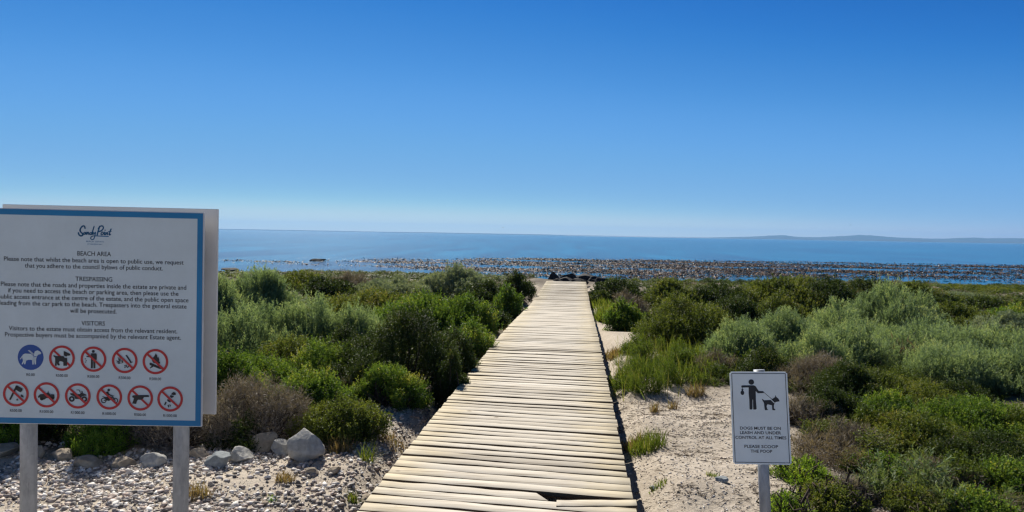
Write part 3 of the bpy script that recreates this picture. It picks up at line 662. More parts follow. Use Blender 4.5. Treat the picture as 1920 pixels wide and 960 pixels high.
# ------------------------------------------------------------------ foliage generator
def unit(a): return a/np.maximum(np.linalg.norm(a, axis=-1, keepdims=True), 1e-9)
KIND = {  # shoot length, leaves per shoot, leaf length, leaf width, angle, upward bias, coverage, wisp
    'feather': (0.20, 24, 0.036, 0.0052, 34, 0.95, 0.92, 0.32),
    'sage':    (0.12, 18, 0.024, 0.0060, 45, 0.60, 1.15, 0.10),
    'leafy':   (0.14, 14, 0.024, 0.0095, 46, 0.85, 0.95, 0.30),
    'dark':    (0.12, 13, 0.020, 0.0085, 50, 0.60, 1.05, 0.26),
    'olive':   (0.12, 12, 0.021, 0.0090, 48, 0.70, 0.90, 0.28),
    'bright':  (0.22, 24, 0.034, 0.0062, 38, 1.40, 0.95, 0.25),
    'dry':     (0.19, 11, 0.070, 0.0034, 38, 0.60, 0.52, 0.35),
}
def shrub_geo(rng, rx, ry, h, kind, depth, nl=None):
    sl_, kk, L, W, ang, up, cov, wisp = KIND[kind]
    m = float(np.clip(depth/6.5, 1.0, 3.2)); L *= m; W *= m; sl_ *= min(m, 1.6)
    A = RAD(ang); r0 = (rx+ry)/2
    K = nl or int(15 + 12*rng.rand())
    th = rng.uniform(0, 6.283, K); rho = 0.70*np.sqrt(rng.rand(K)); rho[0] = 0.1
    cx, cyy = rx*rho*np.cos(th), ry*rho*np.sin(th)
    Ht = h*(1 - 0.50*(rho/0.64)**2*rng.uniform(0.5, 1.2, K))*rng.uniform(0.80, 1.0, K); Ht[0] = h*0.98
    rl = r0*rng.uniform(0.22, 0.40, K)*(1.25 if nl else 1.0); rv = np.minimum(Ht*0.6, rl*rng.uniform(0.9, 1.25, K)*(1.4 if kind in ('feather', 'bright') else 1.0)); rv = np.maximum(rv, Ht*0.35)
    cz = Ht - rv
    area = (4*np.pi*((rl**2*2+rv**2)/3)).sum()*0.62
    nleaf = cov*2.1*area/(L*W*0.5*2.0)
    ns = int(min(max(nleaf/kk, 30), 5200))
    P_, Nn = [], []
    pick = rng.choice(K, ns*2, p=(rl**2)/(rl**2).sum())
    d = unit(rng.normal(size=(ns*2, 3))); d[:, 2] = np.where(rng.rand(ns*2) < 0.55, np.abs(d[:, 2]), d[:, 2])
    C = np.stack([cx, cyy, cz], 1)[pick]; Rr = np.stack([rl, rl, rv], 1)[pick]
    depthf = 1.0 - 0.42*rng.rand(ns*2)**1.7 + np.where(rng.rand(ns*2) < wisp, rng.uniform(0, 0.30, ns*2), 0)
    P = C + d*Rr*depthf[:, None]; ok = P[:, 2] > 0.015
    for j in range(K):
        q = (P - np.array([cx[j], cyy[j], cz[j]]))/np.array([rl[j], rl[j], rv[j]])
        ok &= ~(((q**2).sum(1) < 0.42) & (pick != j))
    # below each lobe's waist also keep a sparse skirt to the ground
    lobt = rng.normal(0, 0.13, K)[pick][ok][:ns]
    P, d = P[ok][:ns], d[ok][:ns]; ns = len(P)
    sk = rng.rand(ns) < 0.16; P[sk, 2] *= rng.rand(sk.sum())
    dirs = unit(d*np.array([0.75, 0.75, 0.55]) + np.array([0, 0, up]) + rng.normal(0, 0.33, (ns, 3)))
    e1 = unit(np.cross(dirs, rng.normal(size=(ns, 3)))); e2 = np.cross(dirs, e1)
    sl2 = sl_*rng.uniform(0.55, 1.25, ns)
    t = (np.arange(kk)+0.5)/kk; ph = 2.399*np.arange(kk)
    B = P[:, None] + dirs[:, None]*(sl2[:, None]*(t[None]-1))[..., None]
    ca, sa = math.cos(A), math.sin(A)
    phj = ph[None] + rng.uniform(0, 6.28, (ns, 1))
    lv = dirs[:, None]*ca + (e1[:, None]*np.cos(phj)[..., None] + e2[:, None]*np.sin(phj)[..., None])*sa
    lv = unit(lv + rng.normal(0, 0.22, lv.shape))
    LL = L*rng.uniform(0.65, 1.15, (ns, kk))*(1-0.25*t[None])
    wv = unit(np.cross(lv, dirs[:, None] + rng.normal(0, 0.5, lv.shape)))*(W/2)
    B = B.reshape(-1, 3); lv = lv.reshape(-1, 3)*LL.reshape(-1, 1); wv = wv.reshape(-1, 3)
    keep = B[:, 2] > 0.0; B, lv, wv = B[keep], lv[keep], wv[keep]; n = len(B)
    mid = B + lv*0.5
    VV = np.stack([B, mid-wv, B+lv, mid+wv], 1).reshape(-1, 3)
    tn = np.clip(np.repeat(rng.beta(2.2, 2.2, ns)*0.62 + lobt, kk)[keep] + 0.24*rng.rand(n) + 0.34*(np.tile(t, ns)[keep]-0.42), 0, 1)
    return VV, np.arange(n*4).reshape(-1, 4), np.repeat(tn, 4), np.stack([cx, cyy, cz, rl, rv], 1)
def tubes(paths, rads):
    VV, FF = [], []
    for pts, (ra, rb) in zip(paths, rads):
        b0 = len(VV); n = len(pts)
        for i, p in enumerate(pts):
            r = ra + (rb-ra)*i/(n-1); dr = unit((pts[min(i+1, n-1)]-pts[max(i-1, 0)])[None])[0]
            a = np.cross(dr, [0.3, 0.9, 0.2]); a /= max(np.linalg.norm(a), 1e-6); b = np.cross(dr, a)
            for q in range(4): VV.append(p + r*(math.cos(q*1.5708)*a + math.sin(q*1.5708)*b))
        for i in range(n-1):
            for q in range(4): FF.append((b0+i*4+q, b0+i*4+(q+1) % 4, b0+(i+1)*4+(q+1) % 4, b0+(i+1)*4+q))
    return VV, FF
MATK = {'feather': M_FEATHER, 'sage': M_SAGE, 'leafy': M_LEAFY, 'dark': M_DARK, 'olive': M_OLIVE, 'bright': M_BRIGHT, 'dry': M_TWIG}
NAMEK = {'feather': 'feathery_shrub', 'sage': 'sage_shrub', 'leafy': 'leafy_shrub', 'dark': 'dense_shrub', 'olive': 'olive_shrub', 'bright': 'upright_herb', 'dry': 'dry_shrub'}
_seed = [100]
def shrub(kind, px, top, depth, wpx, label, flat=1.0, group='shrubs growing on the dunes'):
    _seed[0] += 1; rng = np.random.RandomState(_seed[0])
    p = at(px, top, depth); zg = g(p.x, depth); h = max(p.z - zg, 0.18); rx = wpx*0.66/FPX*depth
    if depth < 27: rx = min(rx, max(abs(p.x-deck_c(depth)) - 0.75 + 0.10, 0.22))
    ry = rx*rng.uniform(0.8, 1.1)*flat
    root = empty(NAMEK[kind], (p.x, depth, zg - 0.01)); tag(root, label, 'herb' if kind == 'bright' else 'shrub', group)
    V, F, T, lob = shrub_geo(rng, rx, ry, h, kind, depth)
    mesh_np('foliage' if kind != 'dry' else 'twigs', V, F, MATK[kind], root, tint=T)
    paths, rads = [], []
    for c in lob:
        for _ in range(5 if kind != 'dry' else 9):
            e = np.array([c[0], c[1], c[2]]) + unit(rng.normal(size=(1, 3)))[0]*np.array([c[3], c[3], c[4]])*rng.uniform(0.4, 1.13); e[2] = max(e[2], 0.05)
            b = np.array([c[0]*0.3+rng.normal(0, 0.03), c[1]*0.3+rng.normal(0, 0.03), 0.0]); m_ = (b+e)/2 + rng.normal(0, 0.05, 3); m_[2] = max(m_[2], 0.02)
            paths.append(np.array([b, (b+m_)/2+rng.normal(0, 0.012, 3), m_, (m_+e)/2+rng.normal(0, 0.02, 3), e])); rads.append((rng.uniform(0.006, 0.012), 0.002))
    VV, FF = tubes(paths, rads); mesh_np('branches', VV, FF, M_BARK, root)
    return root

SHRUBS = [
 # left of the boardwalk, front to back
 ('bright', 192, 765, 5.15, 120, 'bright green upright herb between the notice board posts'),
 ('bright', 8, 760, 5.1, 100, 'bright green herb at the left frame edge beside the board post'),
 ('dark', 95, 510, 5.6, 190, 'dark shaded shrub behind the left steel post of the notice board'),  # hidden top raised so its shadow reaches the gravel
 ('dry', 330, 715, 5.25, 170, 'brown dry twiggy shrub behind the right steel post of the notice board'),
 ('dry', 485, 690, 5.55, 200, 'largest brown leafless shrub, just left of the big boulder'),
 ('olive', 650, 732, 5.6, 150, 'low rounded olive shrub just right of the big boulder'),
 ('bright', 405, 715, 6.3, 90, 'bright green shrub at the lower right corner of the notice board'),
 ('dark', 760, 570, 7.5, 210, 'tallest dark green shrub left of the boardwalk casting shade on the sand'),
 ('dark', 850, 600, 8.0, 105, 'dark green shrub touching the left edge of the boardwalk'),
 ('leafy', 470, 655, 7.1, 210, 'mid green leafy shrub behind the largest brown shrub'),
 ('leafy', 610, 625, 7.3, 170, 'leafy shrub with yellowish tips left of the tallest dark shrub'),
 ('dry', 660, 690, 6.8, 110, 'small brown twiggy shrub above the rounded olive shrub'),
 ('feather', 455, 555, 8.8, 210, 'feathery grey-green shrub beside the right edge of the notice board'),
 ('feather', 585, 540, 9.3, 190, 'feathery pale green shrub in the middle of the left thicket'),
 ('feather', 670, 560, 9.4, 130, 'feathery shrub directly behind the tallest dark shrub'),
 ('feather', 480, 492, 13.0, 140, 'tall wispy shrub whose tips rise in front of the sea near the board'),
 ('feather', 405, 508, 12.0, 120, 'grey-green wispy shrub half hidden by the board edge'),
 ('leafy', 790, 540, 11.5, 190, 'wide leafy green shrub behind the tallest dark shrub'),
 ('leafy', 875, 545, 11.5, 120, 'leafy shrub left of the boardwalk where it dips'),
 ('dark', 905, 560, 12.6, 80, 'small dense shrub leaning on the boardwalk at the dip'),
 ('olive', 700, 535, 13.5, 170, 'olive shrub between pale feathery shrubs and the sage mound'),
 ('dark', 970, 502, 20.0, 75, 'dark shrub at the left side of the boardwalk far end'),
 ('dark', 915, 520, 17.5, 110, 'dense dark shrub in front of the rounded sage mound'),
 ('leafy', 955, 525, 15.8, 80, 'green shrub on the left edge of the far boardwalk'),
 ('sage', 862, 490, 21.0, 135, 'rounded sage grey mound standing up against the kelp'),
 ('sage', 740, 513, 20.0, 120, 'flat sage grey mound left of the rounded one'),
 ('dry', 655, 508, 22.0, 90, 'brownish flat bush under the sea line in the left distance'),
 ('olive', 560, 503, 21.0, 110, 'yellow-olive mound under the sea line beside the wispy shrub'),
 ('dark', 610, 515, 19.0, 100, 'dark low bush in the left distance below the brownish bush'),
 ('leafy', 255, 525, 5.7, 210, 'unseen tall leafy shrub behind the pictogram rows of the notice board, added to shade the gravel'),  # added out of sight, tall enough to cast shade on the gravel
 ('dark', 0, 490, 5.7, 200, 'unseen tall dark shrub behind the lower left of the notice board, raised to shade the gravel'),  # unseen height chosen to throw shade over the gravel
 ('leafy', 415, 640, 6.4, 140, 'leafy shrub emerging at the right edge of the notice board above the brown shrub'),
 ('leafy', 300, 560, 9.5, 260, 'leafy shrub hidden behind the middle of the notice board'),
 ('feather', 150, 520, 11.0, 300, 'feathery shrub behind the left half of the notice board'),
 ('leafy', 880, 590, 9.6, 110, 'bushy green shrub crowding the left boardwalk edge before the dip'),
 ('dark', 848, 645, 7.0, 70, 'small dark shrub spilling over the left boardwalk edge'),
 ('dark', 690, 640, 7.0, 130, 'dark shrub between the tallest dark shrub and the yellowish leafy one'),
 ('leafy', 575, 680, 6.2, 150, 'leafy shrub rising behind the big boulder'),
 ('leafy', 728, 672, 6.6, 130, 'lower green shrub at the shaded foot of the tallest dark shrub'),
 ('olive', 540, 620, 7.9, 150, 'olive shrub in front of the pale feathery shrub on the left'),
 ('dark', 640, 600, 8.6, 120, 'dark bush breaking up the feathery shrubs on the left'),
 # right of the boardwalk, back to front
 ('dark', 1160, 515, 21.0, 105, 'dark shrub at the right side of the boardwalk far end'),
 ('dry', 1178, 540, 17.0, 70, 'brown shrub beside the far right edge of the boardwalk'),
 ('leafy', 1172, 553, 14.5, 75, 'small round green shrub right of the sandy strip'),
 ('olive', 1285, 545, 11.5, 200, 'large olive shrub in the middle distance right of the boardwalk'),
 ('dark', 1390, 545, 13.0, 160, 'dark green shrub right behind the large olive shrub'),
 ('olive', 1255, 518, 19.5, 120, 'olive green bush on the skyline right of the boardwalk end'),
 ('dark', 1345, 520, 20.0, 120, 'dark bush on the skyline above the large olive shrub'),
 ('olive', 1450, 515, 20.0, 140, 'olive bush on the skyline above the dog sign'),
 ('dark', 1545, 512, 20.0, 130, 'highest dark bush on the right skyline'),
 ('dark', 1625, 514, 22.0, 130, 'dark bush on the right skyline left of the tallest feathery shrub'),
 ('olive', 1500, 514, 23.0, 130, 'olive bush on the right skyline next to the highest dark bush'),
 ('olive', 1715, 524, 24.0, 110, 'olive bush on the skyline just right of the tallest feathery shrub'),
 ('olive', 1460, 545, 14.5, 120, 'olive shrub between dark bushes and feathery shrubs'),
 ('feather', 1395, 588, 9.6, 135, 'bluish feathery shrub above the dog sign, nearest the sand'),
 ('feather', 1480, 570, 10.5, 130, 'feathery shrub right of the bluish one above the dog sign'),
 ('feather', 1670, 520, 13.0, 165, 'tallest feathery shrub reaching the kelp on the right'),
 ('feather', 1575, 550, 11.6, 140, 'feathery shrub left of the tallest feathery one'),
 ('feather', 1600, 600, 9.4, 170, 'grey-green feathery shrub in the middle of the right thicket'),
 ('feather', 1745, 580, 10.2, 170, 'feathery shrub with bare grey stems right of the tallest'),
 ('feather', 1870, 590, 10.0, 150, 'feathery shrub at the right frame edge'),
 ('feather', 1800, 625, 8.4, 200, 'blue-green feathery shrub in the right foreground thicket'),
 ('feather', 1930, 640, 8.0, 150, 'feathery shrub cut by the right frame edge'),
 ('dark', 1852, 553, 20.0, 70, 'isolated dark bush near the right frame edge'),
 ('sage', 1790, 545, 26.0, 110, 'grey bush left of the isolated dark bush'),
 ('olive', 1830, 540, 33.0, 130, 'flat olive mat of scrub below the sea at far right'),
 ('olive', 1925, 545, 31.0, 130, 'flat scrub mat at the far right frame edge'),
 ('dry', 1345, 650, 8.8, 90, 'grey-brown twiggy shrub behind the grass patch'),
 ('dry', 1545, 655, 7.8, 150, 'grey twiggy shrub right above the dog sign'),
 ('dry', 1510, 730, 6.4, 110, 'tangled grey bare shrub beside the dog sign'),
 ('olive', 1640, 680, 7.4, 190, 'olive shrub in front of the grey-green feathery shrub'),
 ('olive', 1745, 705, 6.9, 190, 'yellow-olive shrub below the blue-green feathery shrub'),
 ('leafy', 1835, 735, 6.3, 190, 'leafy green shrub in the right foreground'),
 ('dark', 1590, 670, 7.2, 130, 'dark bush below the grey-green feathery shrub'),
 ('dark', 1560, 715, 6.5, 110, 'dark leafy bush right of the tangled grey shrub'),
 ('feather', 1530, 610, 8.8, 120, 'short feathery shrub behind the grey twiggy shrub'),
 ('dark', 1440, 640, 8.4, 110, 'dark bush right behind the top of the dog sign'),
 ('dark', 1800, 705, 7.0, 130, 'dark bush under the blue-green feathery shrub'),
 ('leafy', 1660, 720, 6.4, 140, 'green leafy shrub behind the wide olive shrub'),
 ('dark', 1690, 560, 15.5, 130, 'dark bush behind the tallest feathery shrub'),
 ('olive', 1790, 560, 16.5, 130, 'olive bush in the right distance in front of the grey bush'),
 ('leafy', 1900, 565, 17.0, 120, 'green bush in the right distance near the frame edge'),
 ('dark', 1740, 545, 22.0, 110, 'low dark bush in the far right scrub'),
 ('sage', 1880, 575, 14.0, 110, 'grey-green bush above the feathery shrub at the right frame edge'),
 ('olive', 1700, 765, 5.9, 210, 'wide olive shrub in the right foreground'),
 ('dry', 1585, 775, 5.7, 140, 'brown dry shrub right of the dog sign post'),
 ('dark', 1850, 800, 5.3, 190, 'dark shaded shrub low in the right foreground'),
 ('leafy', 1905, 850, 4.7, 150, 'bright leafy shrub in the lower right corner'),
 ('bright', 1510, 880, 4.9, 120, 'bright green herb at the foot of the dog sign'),
 ('leafy', 1660, 850, 5.0, 150, 'low green shrub at the bottom edge right of the dog sign'),
 ('leafy', 1830, 905, 4.2, 150, 'low leafy shrub at the bottom edge near the right frame corner'),
 ('olive', 1730, 900, 4.35, 120, 'small olive shrub at the bottom edge between pale twigs and green shrubs'),
 ('bright', 1480, 915, 4.25, 90, 'lowest bright green herb at the bottom edge just right of the sign post'),
 ('olive', 1565, 900, 4.4, 110, 'olive bush at the bottom edge between two bright herbs and the brown bush'),
 ('dry', 1600, 905, 4.5, 90, 'small brown dry bush at the bottom edge behind the sign foot herb'),
 ('dry', 1760, 860, 4.8, 140, 'pale bare twigs at the bottom edge in the right foreground'),
]
for s in SHRUBS: shrub(*s)

# ------------------------------------------------------------------ undergrowth that nobody could count
def undergrowth():
    r = np.random.RandomState(77); VV, FF, TT = [], [], []; off = 0
    pts = []
    for y in np.arange(4.2, 52, 0.42):
        st = 0.40 + 0.014*y
        for x in np.arange(-18 - y*0.4, 18 + y*0.5, st*1.0):
            xx, yy = x + r.uniform(-.25, .25), y + r.uniform(-.25, .25)
            if veg(np.array([xx]), np.array([yy]))[0] > 0.6 and r.rand() < (0.72 if yy < 20 else 0.8): pts.append((xx, yy))
    kinds = ['leafy', 'olive', 'dark', 'dry', 'leafy', 'feather']
    proto = []
    for kd in kinds:
        for dd in (6, 16):
            v, f, t, _ = shrub_geo(np.random.RandomState(len(proto)+3), 0.34, 0.34, 0.30, kd, dd*1.15, 4)
            base = {'leafy': 0.38, 'olive': 0.55, 'dark': 0.12, 'dry': 0.92, 'feather': 0.74}[kd]
            proto.append((v, base + (t-0.5)*0.22))
    for x, y in pts:
        i = r.choice(6, p=[.26, .26, .22, .07, .13, .06])*2 + (1 if y > 9 else 0); v, t = proto[i]
        nk = 620 if y < 20 else 330
        if y > 9 and len(v)//4 > nk:
            kq = r.choice(len(v)//4, nk, replace=False); idx = (kq[:, None]*4 + np.arange(4)).ravel(); v, t = v[idx], t[idx]
        a = r.uniform(0, 6.28); s = r.uniform(0.85, 1.6)*(1 + 0.015*max(y-8, 0)); hs = r.uniform(0.35, 1.25)*(1.0 if y < 24 else 0.75)
        q = np.stack([(v[:, 0]*math.cos(a)-v[:, 1]*math.sin(a))*s + x, (v[:, 0]*math.sin(a)+v[:, 1]*math.cos(a))*s + y, v[:, 2]*hs + g(x, y) - 0.03], 1)
        VV.append(q); TT.append(np.clip(t + r.uniform(-0.05, 0.05), 0, 1)); off += len(q)
    V = np.concatenate(VV); T = np.concatenate(TT)
    o = mesh_np('undergrowth', V, np.arange(len(V)).reshape(-1, 4), M_SCRUB, tint=T)
    tag(o, 'low mixed dune scrub covering the ground between the shrubs', kind='stuff')
undergrowth()

# ------------------------------------------------------------------ grass and herbs
def blades(n, xs, ys, h, w_, rng, lean=0.5):
    z = g_np(xs, ys); az = rng.uniform(0, 6.28, n); ln = np.abs(rng.normal(0, lean, n)); H = h*rng.uniform(0.5, 1.15, n)
    b = np.stack([xs, ys, z-0.005], 1); d = np.stack([np.cos(az)*np.sin(ln), np.sin(az)*np.sin(ln), np.cos(ln)], 1)
    s = np.stack([-np.sin(az+0.7), np.cos(az+0.7), np.zeros(n)], 1)*(w_/2)
    m = b + d*(H*0.55)[:, None]; t = m + unit(d + np.stack([np.cos(az), np.sin(az), -0.3*np.ones(n)], 1)*0.35)*(H*0.45)[:, None]
    V = np.stack([b-s, b+s, m+s*0.8, m-s*0.8, t, t+s*0.1], 1).reshape(-1, 3); i = np.arange(n)*6
    F = np.concatenate([np.stack([i, i+1, i+2, i+3], 1), np.stack([i+3, i+2, i+5, i+4], 1)])
    return V, F, np.repeat(np.clip(rng.beta(2, 2, n), 0, 1), 6)
def grass_area(name, label, polypx, n, h, mat, seed, w_=0.007):
    rng = np.random.RandomState(seed); xs, ys = [], []
    while len(xs) < n:
        cx, cy_, rx, ry = polypx[rng.randint(len(polypx))]
        a, q = rng.uniform(0, 6.28), math.sqrt(rng.rand()); xs.append(cx+rx*q*math.cos(a)); ys.append(cy_+ry*q*math.sin(a))
    V, F, T = blades(n, np.array(xs), np.array(ys), h, w_, rng)
    o = mesh_np(name, V, F, mat, tint=T); tag(o, label, kind='stuff'); return o
def gp(px, depth): return at(px, 700, depth).x
def herb_patch():
    r = np.random.RandomState(9); VV, TT = [], []
    spots = [(1180, 8.0), (1215, 7.8), (1255, 8.0), (1295, 8.1), (1190, 8.6), (1235, 8.5), (1280, 8.7), (1320, 8.6), (1185, 9.2), (1215, 9.4), (1255, 9.3), (1300, 9.4), (1195, 10.0), (1235, 10.2), (1275, 10.1), (1315, 10.2), (1205, 10.8), (1250, 11.0), (1170, 8.3), (1340, 9.0)]
    for i, (px, dp) in enumerate(spots):
        v, f, t, _ = shrub_geo(r, 0.30, 0.30, r.uniform(0.20, 0.40), 'bright' if i % 3 else 'leafy', dp*0.8, 5)
        x = gp(px, dp); v = v + np.array([x, dp, 0]); v[:, 2] += g(x, dp) - 0.02
        VV.append(v); TT.append(np.clip(t*0.62 + r.uniform(-0.12, 0.18), 0, 1))
    xs = np.array([gp(px + r.normal(0, 18), dp) for px, dp in spots for _ in range(36)]); ys = np.array([dp + r.normal(0, 0.25) for px, dp in spots for _ in range(36)])
    V = np.concatenate(VV); F = np.arange(len(V)).reshape(-1, 4); T = np.concatenate(TT)
    bv, bf, bt = blades(len(xs), xs, ys, 0.33, 0.007, r, 0.35)
    o = mesh_np('grass', np.concatenate([V, bv]), np.concatenate([F, bf+len(V)]), M_GRASS, tint=np.concatenate([T, 0.45+0.55*bt]))
    tag(o, 'bright green grass and herb patch on the sand right of the boardwalk', kind='stuff')
herb_patch()
grass_area('verge_grass', 'thin green grass along the far right edge of the boardwalk',
           [(gp(1126, 19.5), 19.5, 0.28, 2.2), (gp(1130, 17), 17, 0.2, 0.8)], 1100, 0.28, M_GRASS, 6, 0.02)
_vg = grass_area('verge_straw', 'dry grass along the left sandy edge of the boardwalk',
           [(gp(990, 15.5), 15.5, 0.25, 0.9), (gp(960, 13.2), 13.2, 0.2, 0.6), (gp(895, 9.6), 9.6, 0.15, 0.5), (gp(1150, 10.4), 10.4, 0.12, 0.35)], 900, 0.16, M_STRAW, 8, 0.012)
def tuft(px, depth, r, n, h, mat, label, seed, cat='grass tuft', w_=0.006):
    rng = np.random.RandomState(seed); x0 = gp(px, depth)
    a, q = rng.uniform(0, 6.28, n), r*np.sqrt(rng.rand(n))
    V, F, T = blades(n, x0+q*np.cos(a), depth+q*np.sin(a), h, w_, rng, 0.55)
    c = np.array([x0, depth, g(x0, depth)]); o = mesh_np('grass_tuft', V-c, F, mat, tint=T); o.location = c
    tag(o, label, cat, 'grass tufts on the bare ground')
tuft(1215, 5.75, 0.16, 420, 0.16, M_GRASS, 'largest green grass tuft on the sand beside the boardwalk', 21)
tuft(1185, 5.95, 0.13, 260, 0.10, M_STRAW, 'straw coloured tuft left of the largest green tuft', 22)
tuft(1240, 4.75, 0.06, 60, 0.06, M_GRASS, 'tiny green tuft on the sand at the bottom near the boardwalk', 23)
tuft(1305, 7.6, 0.10, 200, 0.16, M_STRAW, 'dry brown tuft at the front of the grass patch', 24)
tuft(1230, 6.9, 0.05, 70, 0.14, M_STRAW, 'thin dry tuft alone on the sand below the grass patch', 25)
tuft(1263, 7.1, 0.04, 50, 0.12, M_STRAW, 'thin dry tuft on the sand near the grass patch corner', 26)
tuft(727, 4.72, 0.05, 90, 0.07, M_BRIGHT, 'small bright green tuft at the left edge of the boardwalk', 27)
tuft(690, 5.1, 0.05, 60, 0.17, M_GRASS, 'taller green blades on the gravel right of the boulder', 28)
tuft(640, 5.25, 0.10, 160, 0.13, M_STRAW, 'dry tuft at the foot of the rounded olive shrub', 29)
tuft(535, 4.55, 0.06, 110, 0.08, M_STRAW, 'dry brown tuft on the gravel below the boulder', 30)
tuft(663, 4.45, 0.035, 50, 0.08, M_GRASS, 'small thin tuft on the gravel left of the boardwalk', 31)
tuft(740, 5.6, 0.12, 150, 0.09, M_STRAW, 'straw tuft on the sand strip beside the boardwalk left edge', 32)
tuft(375, 4.2, 0.07, 130, 0.10, M_STRAW, 'dry tuft right of the notice board post', 33)
tuft(510, 4.25, 0.035, 40, 0.05, M_BRIGHT, 'tiny green seedling on the gravel at the bottom edge', 34)
tuft(1340, 4.85, 0.05, 50, 0.05, M_GRASS, 'tiny green plant on the sand beside the bluish stone', 35)

# ------------------------------------------------------------------ gravel, litter
def gravel():
    r = np.random.RandomState(31); n0 = 140000
    x = r.uniform(-5.0, 1.2, n0); y = r.uniform(2.4, 7.2, n0); d = x-deck_c(y)
    lim = 5.15 + 0*x
    p = np.where(d < -0.80, np.clip(1.0 - np.clip((y-lim+0.25)/0.5, 0, 1), 0, 1), 0.0)
    p = p*np.clip(0.75 + 0.5*np.sin(x*2.3+1.7*np.sin(y*3.1)) + 0.35*np.sin(y*5.2-x*3.3), 0.18, 1)
    p = np.maximum(p, np.where((d < -0.8) & (d > -1.5) & (y < 6.8), 0.35, 0))
    k_ = r.rand(n0) < p; x, y = x[k_], y[k_]
    # scattered shells on the right sand
    n1 = 7000; x1 = r.uniform(0.9, 3.0, n1); y1 = r.uniform(2.6, 7.6, n1); k1 = (x1-deck_c(y1)) > 0.8
    x = np.concatenate([x, x1[k1]]); y = np.concatenate([y, y1[k1]]); n = len(x); small = np.arange(n) >= k_.sum()
    bm = bmesh.new(); bmesh.ops.create_icosphere(bm, subdivisions=1, radius=1.0)
    bv = np.array([v.co[:] for v in bm.verts]); bf = np.array([[v.index for v in f.verts] for f in bm.faces]); bm.free()
    s = np.where(small, r.uniform(0.003, 0.008, n), 0.0035 + 0.0185*r.rand(n)**3.4)
    jit = 1 + r.uniform(-0.45, 0.45, (n, len(bv)))
    sc3 = s[:, None]*np.stack([r.uniform(0.7, 1.3, n), r.uniform(0.7, 1.3, n), r.uniform(0.35, 0.8, n)], 1)
    v = bv[None]*jit[..., None]*sc3[:, None]
    a = r.uniform(0, 6.28, n)[:, None]; tl = r.normal(0, 0.4, n)[:, None]
    vx, vz = v[..., 0]*np.cos(tl)-v[..., 2]*np.sin(tl), v[..., 0]*np.sin(tl)+v[..., 2]*np.cos(tl)
    X = vx*np.cos(a)-v[..., 1]*np.sin(a) + x[:, None]; Y = vx*np.sin(a)+v[..., 1]*np.cos(a) + y[:, None]
    Z = vz + (g_np(x, y) + s*0.35)[:, None]
    V = np.stack([X, Y, Z], -1).reshape(-1, 3); F = (bf[None] + (np.arange(n)*len(bv))[:, None, None]).reshape(-1, 3)
    o = mesh_np('gravel', V, F, M_PEBBLE, tint=np.repeat(r.rand(n), len(bv))); tag(o, 'white and grey shell gravel spread over the ground', kind='stuff')
gravel()
def litter():
    r = np.random.RandomState(41); P = []
    for _ in range(3200):
        if r.rand() < 0.75: x, y = r.uniform(0.9, 3.2), r.uniform(2.8, 8.2)
        else: x, y = r.uniform(-2.0, 0.6), r.uniform(4.6, 8.5)
        if 0.82 > abs(x-deck_c(y)): continue
        P.append((x, y))
    # denser drifts
    for _ in range(60):
        cx, cy_ = r.uniform(1.0, 2.4), r.uniform(3.4, 7.4)
        for _ in range(r.randint(12, 34)): P.append((cx+r.normal(0, .10), cy_+r.normal(0, .035)))
    paths, rads, tn = [], [], []
    for x, y in P:
        if abs(x-deck_c(y)) < 0.82: continue
        a = r.normal(0.0, 0.9); L = 0.010 + 0.13*r.rand()**3.5; z = g(x, y) + 0.004; d = np.array([math.cos(a), math.sin(a), r.normal(0, 0.12)])*L
        c = np.array([x, y, z]); paths.append(np.array([c-d/2, c+np.array([r.normal(0, .004), r.normal(0, .004), 0.003]), c+d/2])); rads.append((r.uniform(.0012, .0032), .001)); tn += [r.rand()]*12
    V, F = tubes(paths, rads); o = mesh_np('twig_litter', V, F, M_LITTER, tint=tn); tag(o, 'dark dry twigs and seaweed scraps littered on the sand', kind='stuff')
litter()

# ------------------------------------------------------------------ stones
def rock(name, px, base_py, depth, wpx, hpx, mat, label, seed, cat='stone', group=None, cuts=15, dr=0.9, sink=0.30, loc=None, lean=0.0):
    rng = np.random.RandomState(seed); bm = bmesh.new(); bmesh.ops.create_icosphere(bm, subdivisions=4, radius=1.0)
    planes = [(unit(rng.normal(size=(1, 3)))[0], rng.uniform(0.48, 0.80)) for _ in range(cuts)]
    for v in bm.verts:
        c = np.array(v.co)
        for n_, dd in planes:
            t = c@n_-dd
            if t > 0: c = c - n_*t*0.97
        nz = mnoise.noise(Vector(c*1.7)+Vector((seed, 0, 0)))*0.10 + mnoise.noise(Vector(c*6)+Vector((0, seed, 0)))*0.03
        v.co = Vector(c*(1+nz))
    zs = [v.co.z for v in bm.verts]; xs = [v.co.x for v in bm.verts]
    sx = wpx/FPX*depth/(max(xs)-min(xs)); hz = hpx/FPX*depth*(0.84 if cat == 'stone' else 1.0); szz = hz*(1+sink)/(max(zs)-min(zs)); x0 = (max(xs)+min(xs))/2; z0 = min(zs)
    for v in bm.verts:
        z = (v.co.z-z0)*szz; v.co = Vector(((v.co.x-x0)*sx + lean*z, v.co.y*sx*dr, z - hz*sink))
    p = at(px, base_py, depth); z = g(p.x, depth) if loc is None else loc
    o = mesh_bm(name, bm, mat, None, True); o.location = (p.x, depth, z); o.rotation_euler = (0, 0, 0)
    tag(o, label, cat, group); return o
rock('boulder', 577, 880, 4.98, 70, 60, M_ROCK, 'large pale grey angular boulder at the end of the stone row', 3, 'boulder', cuts=13, lean=-0.12, sink=0.12)
G_ = 'stones edging the gravel'
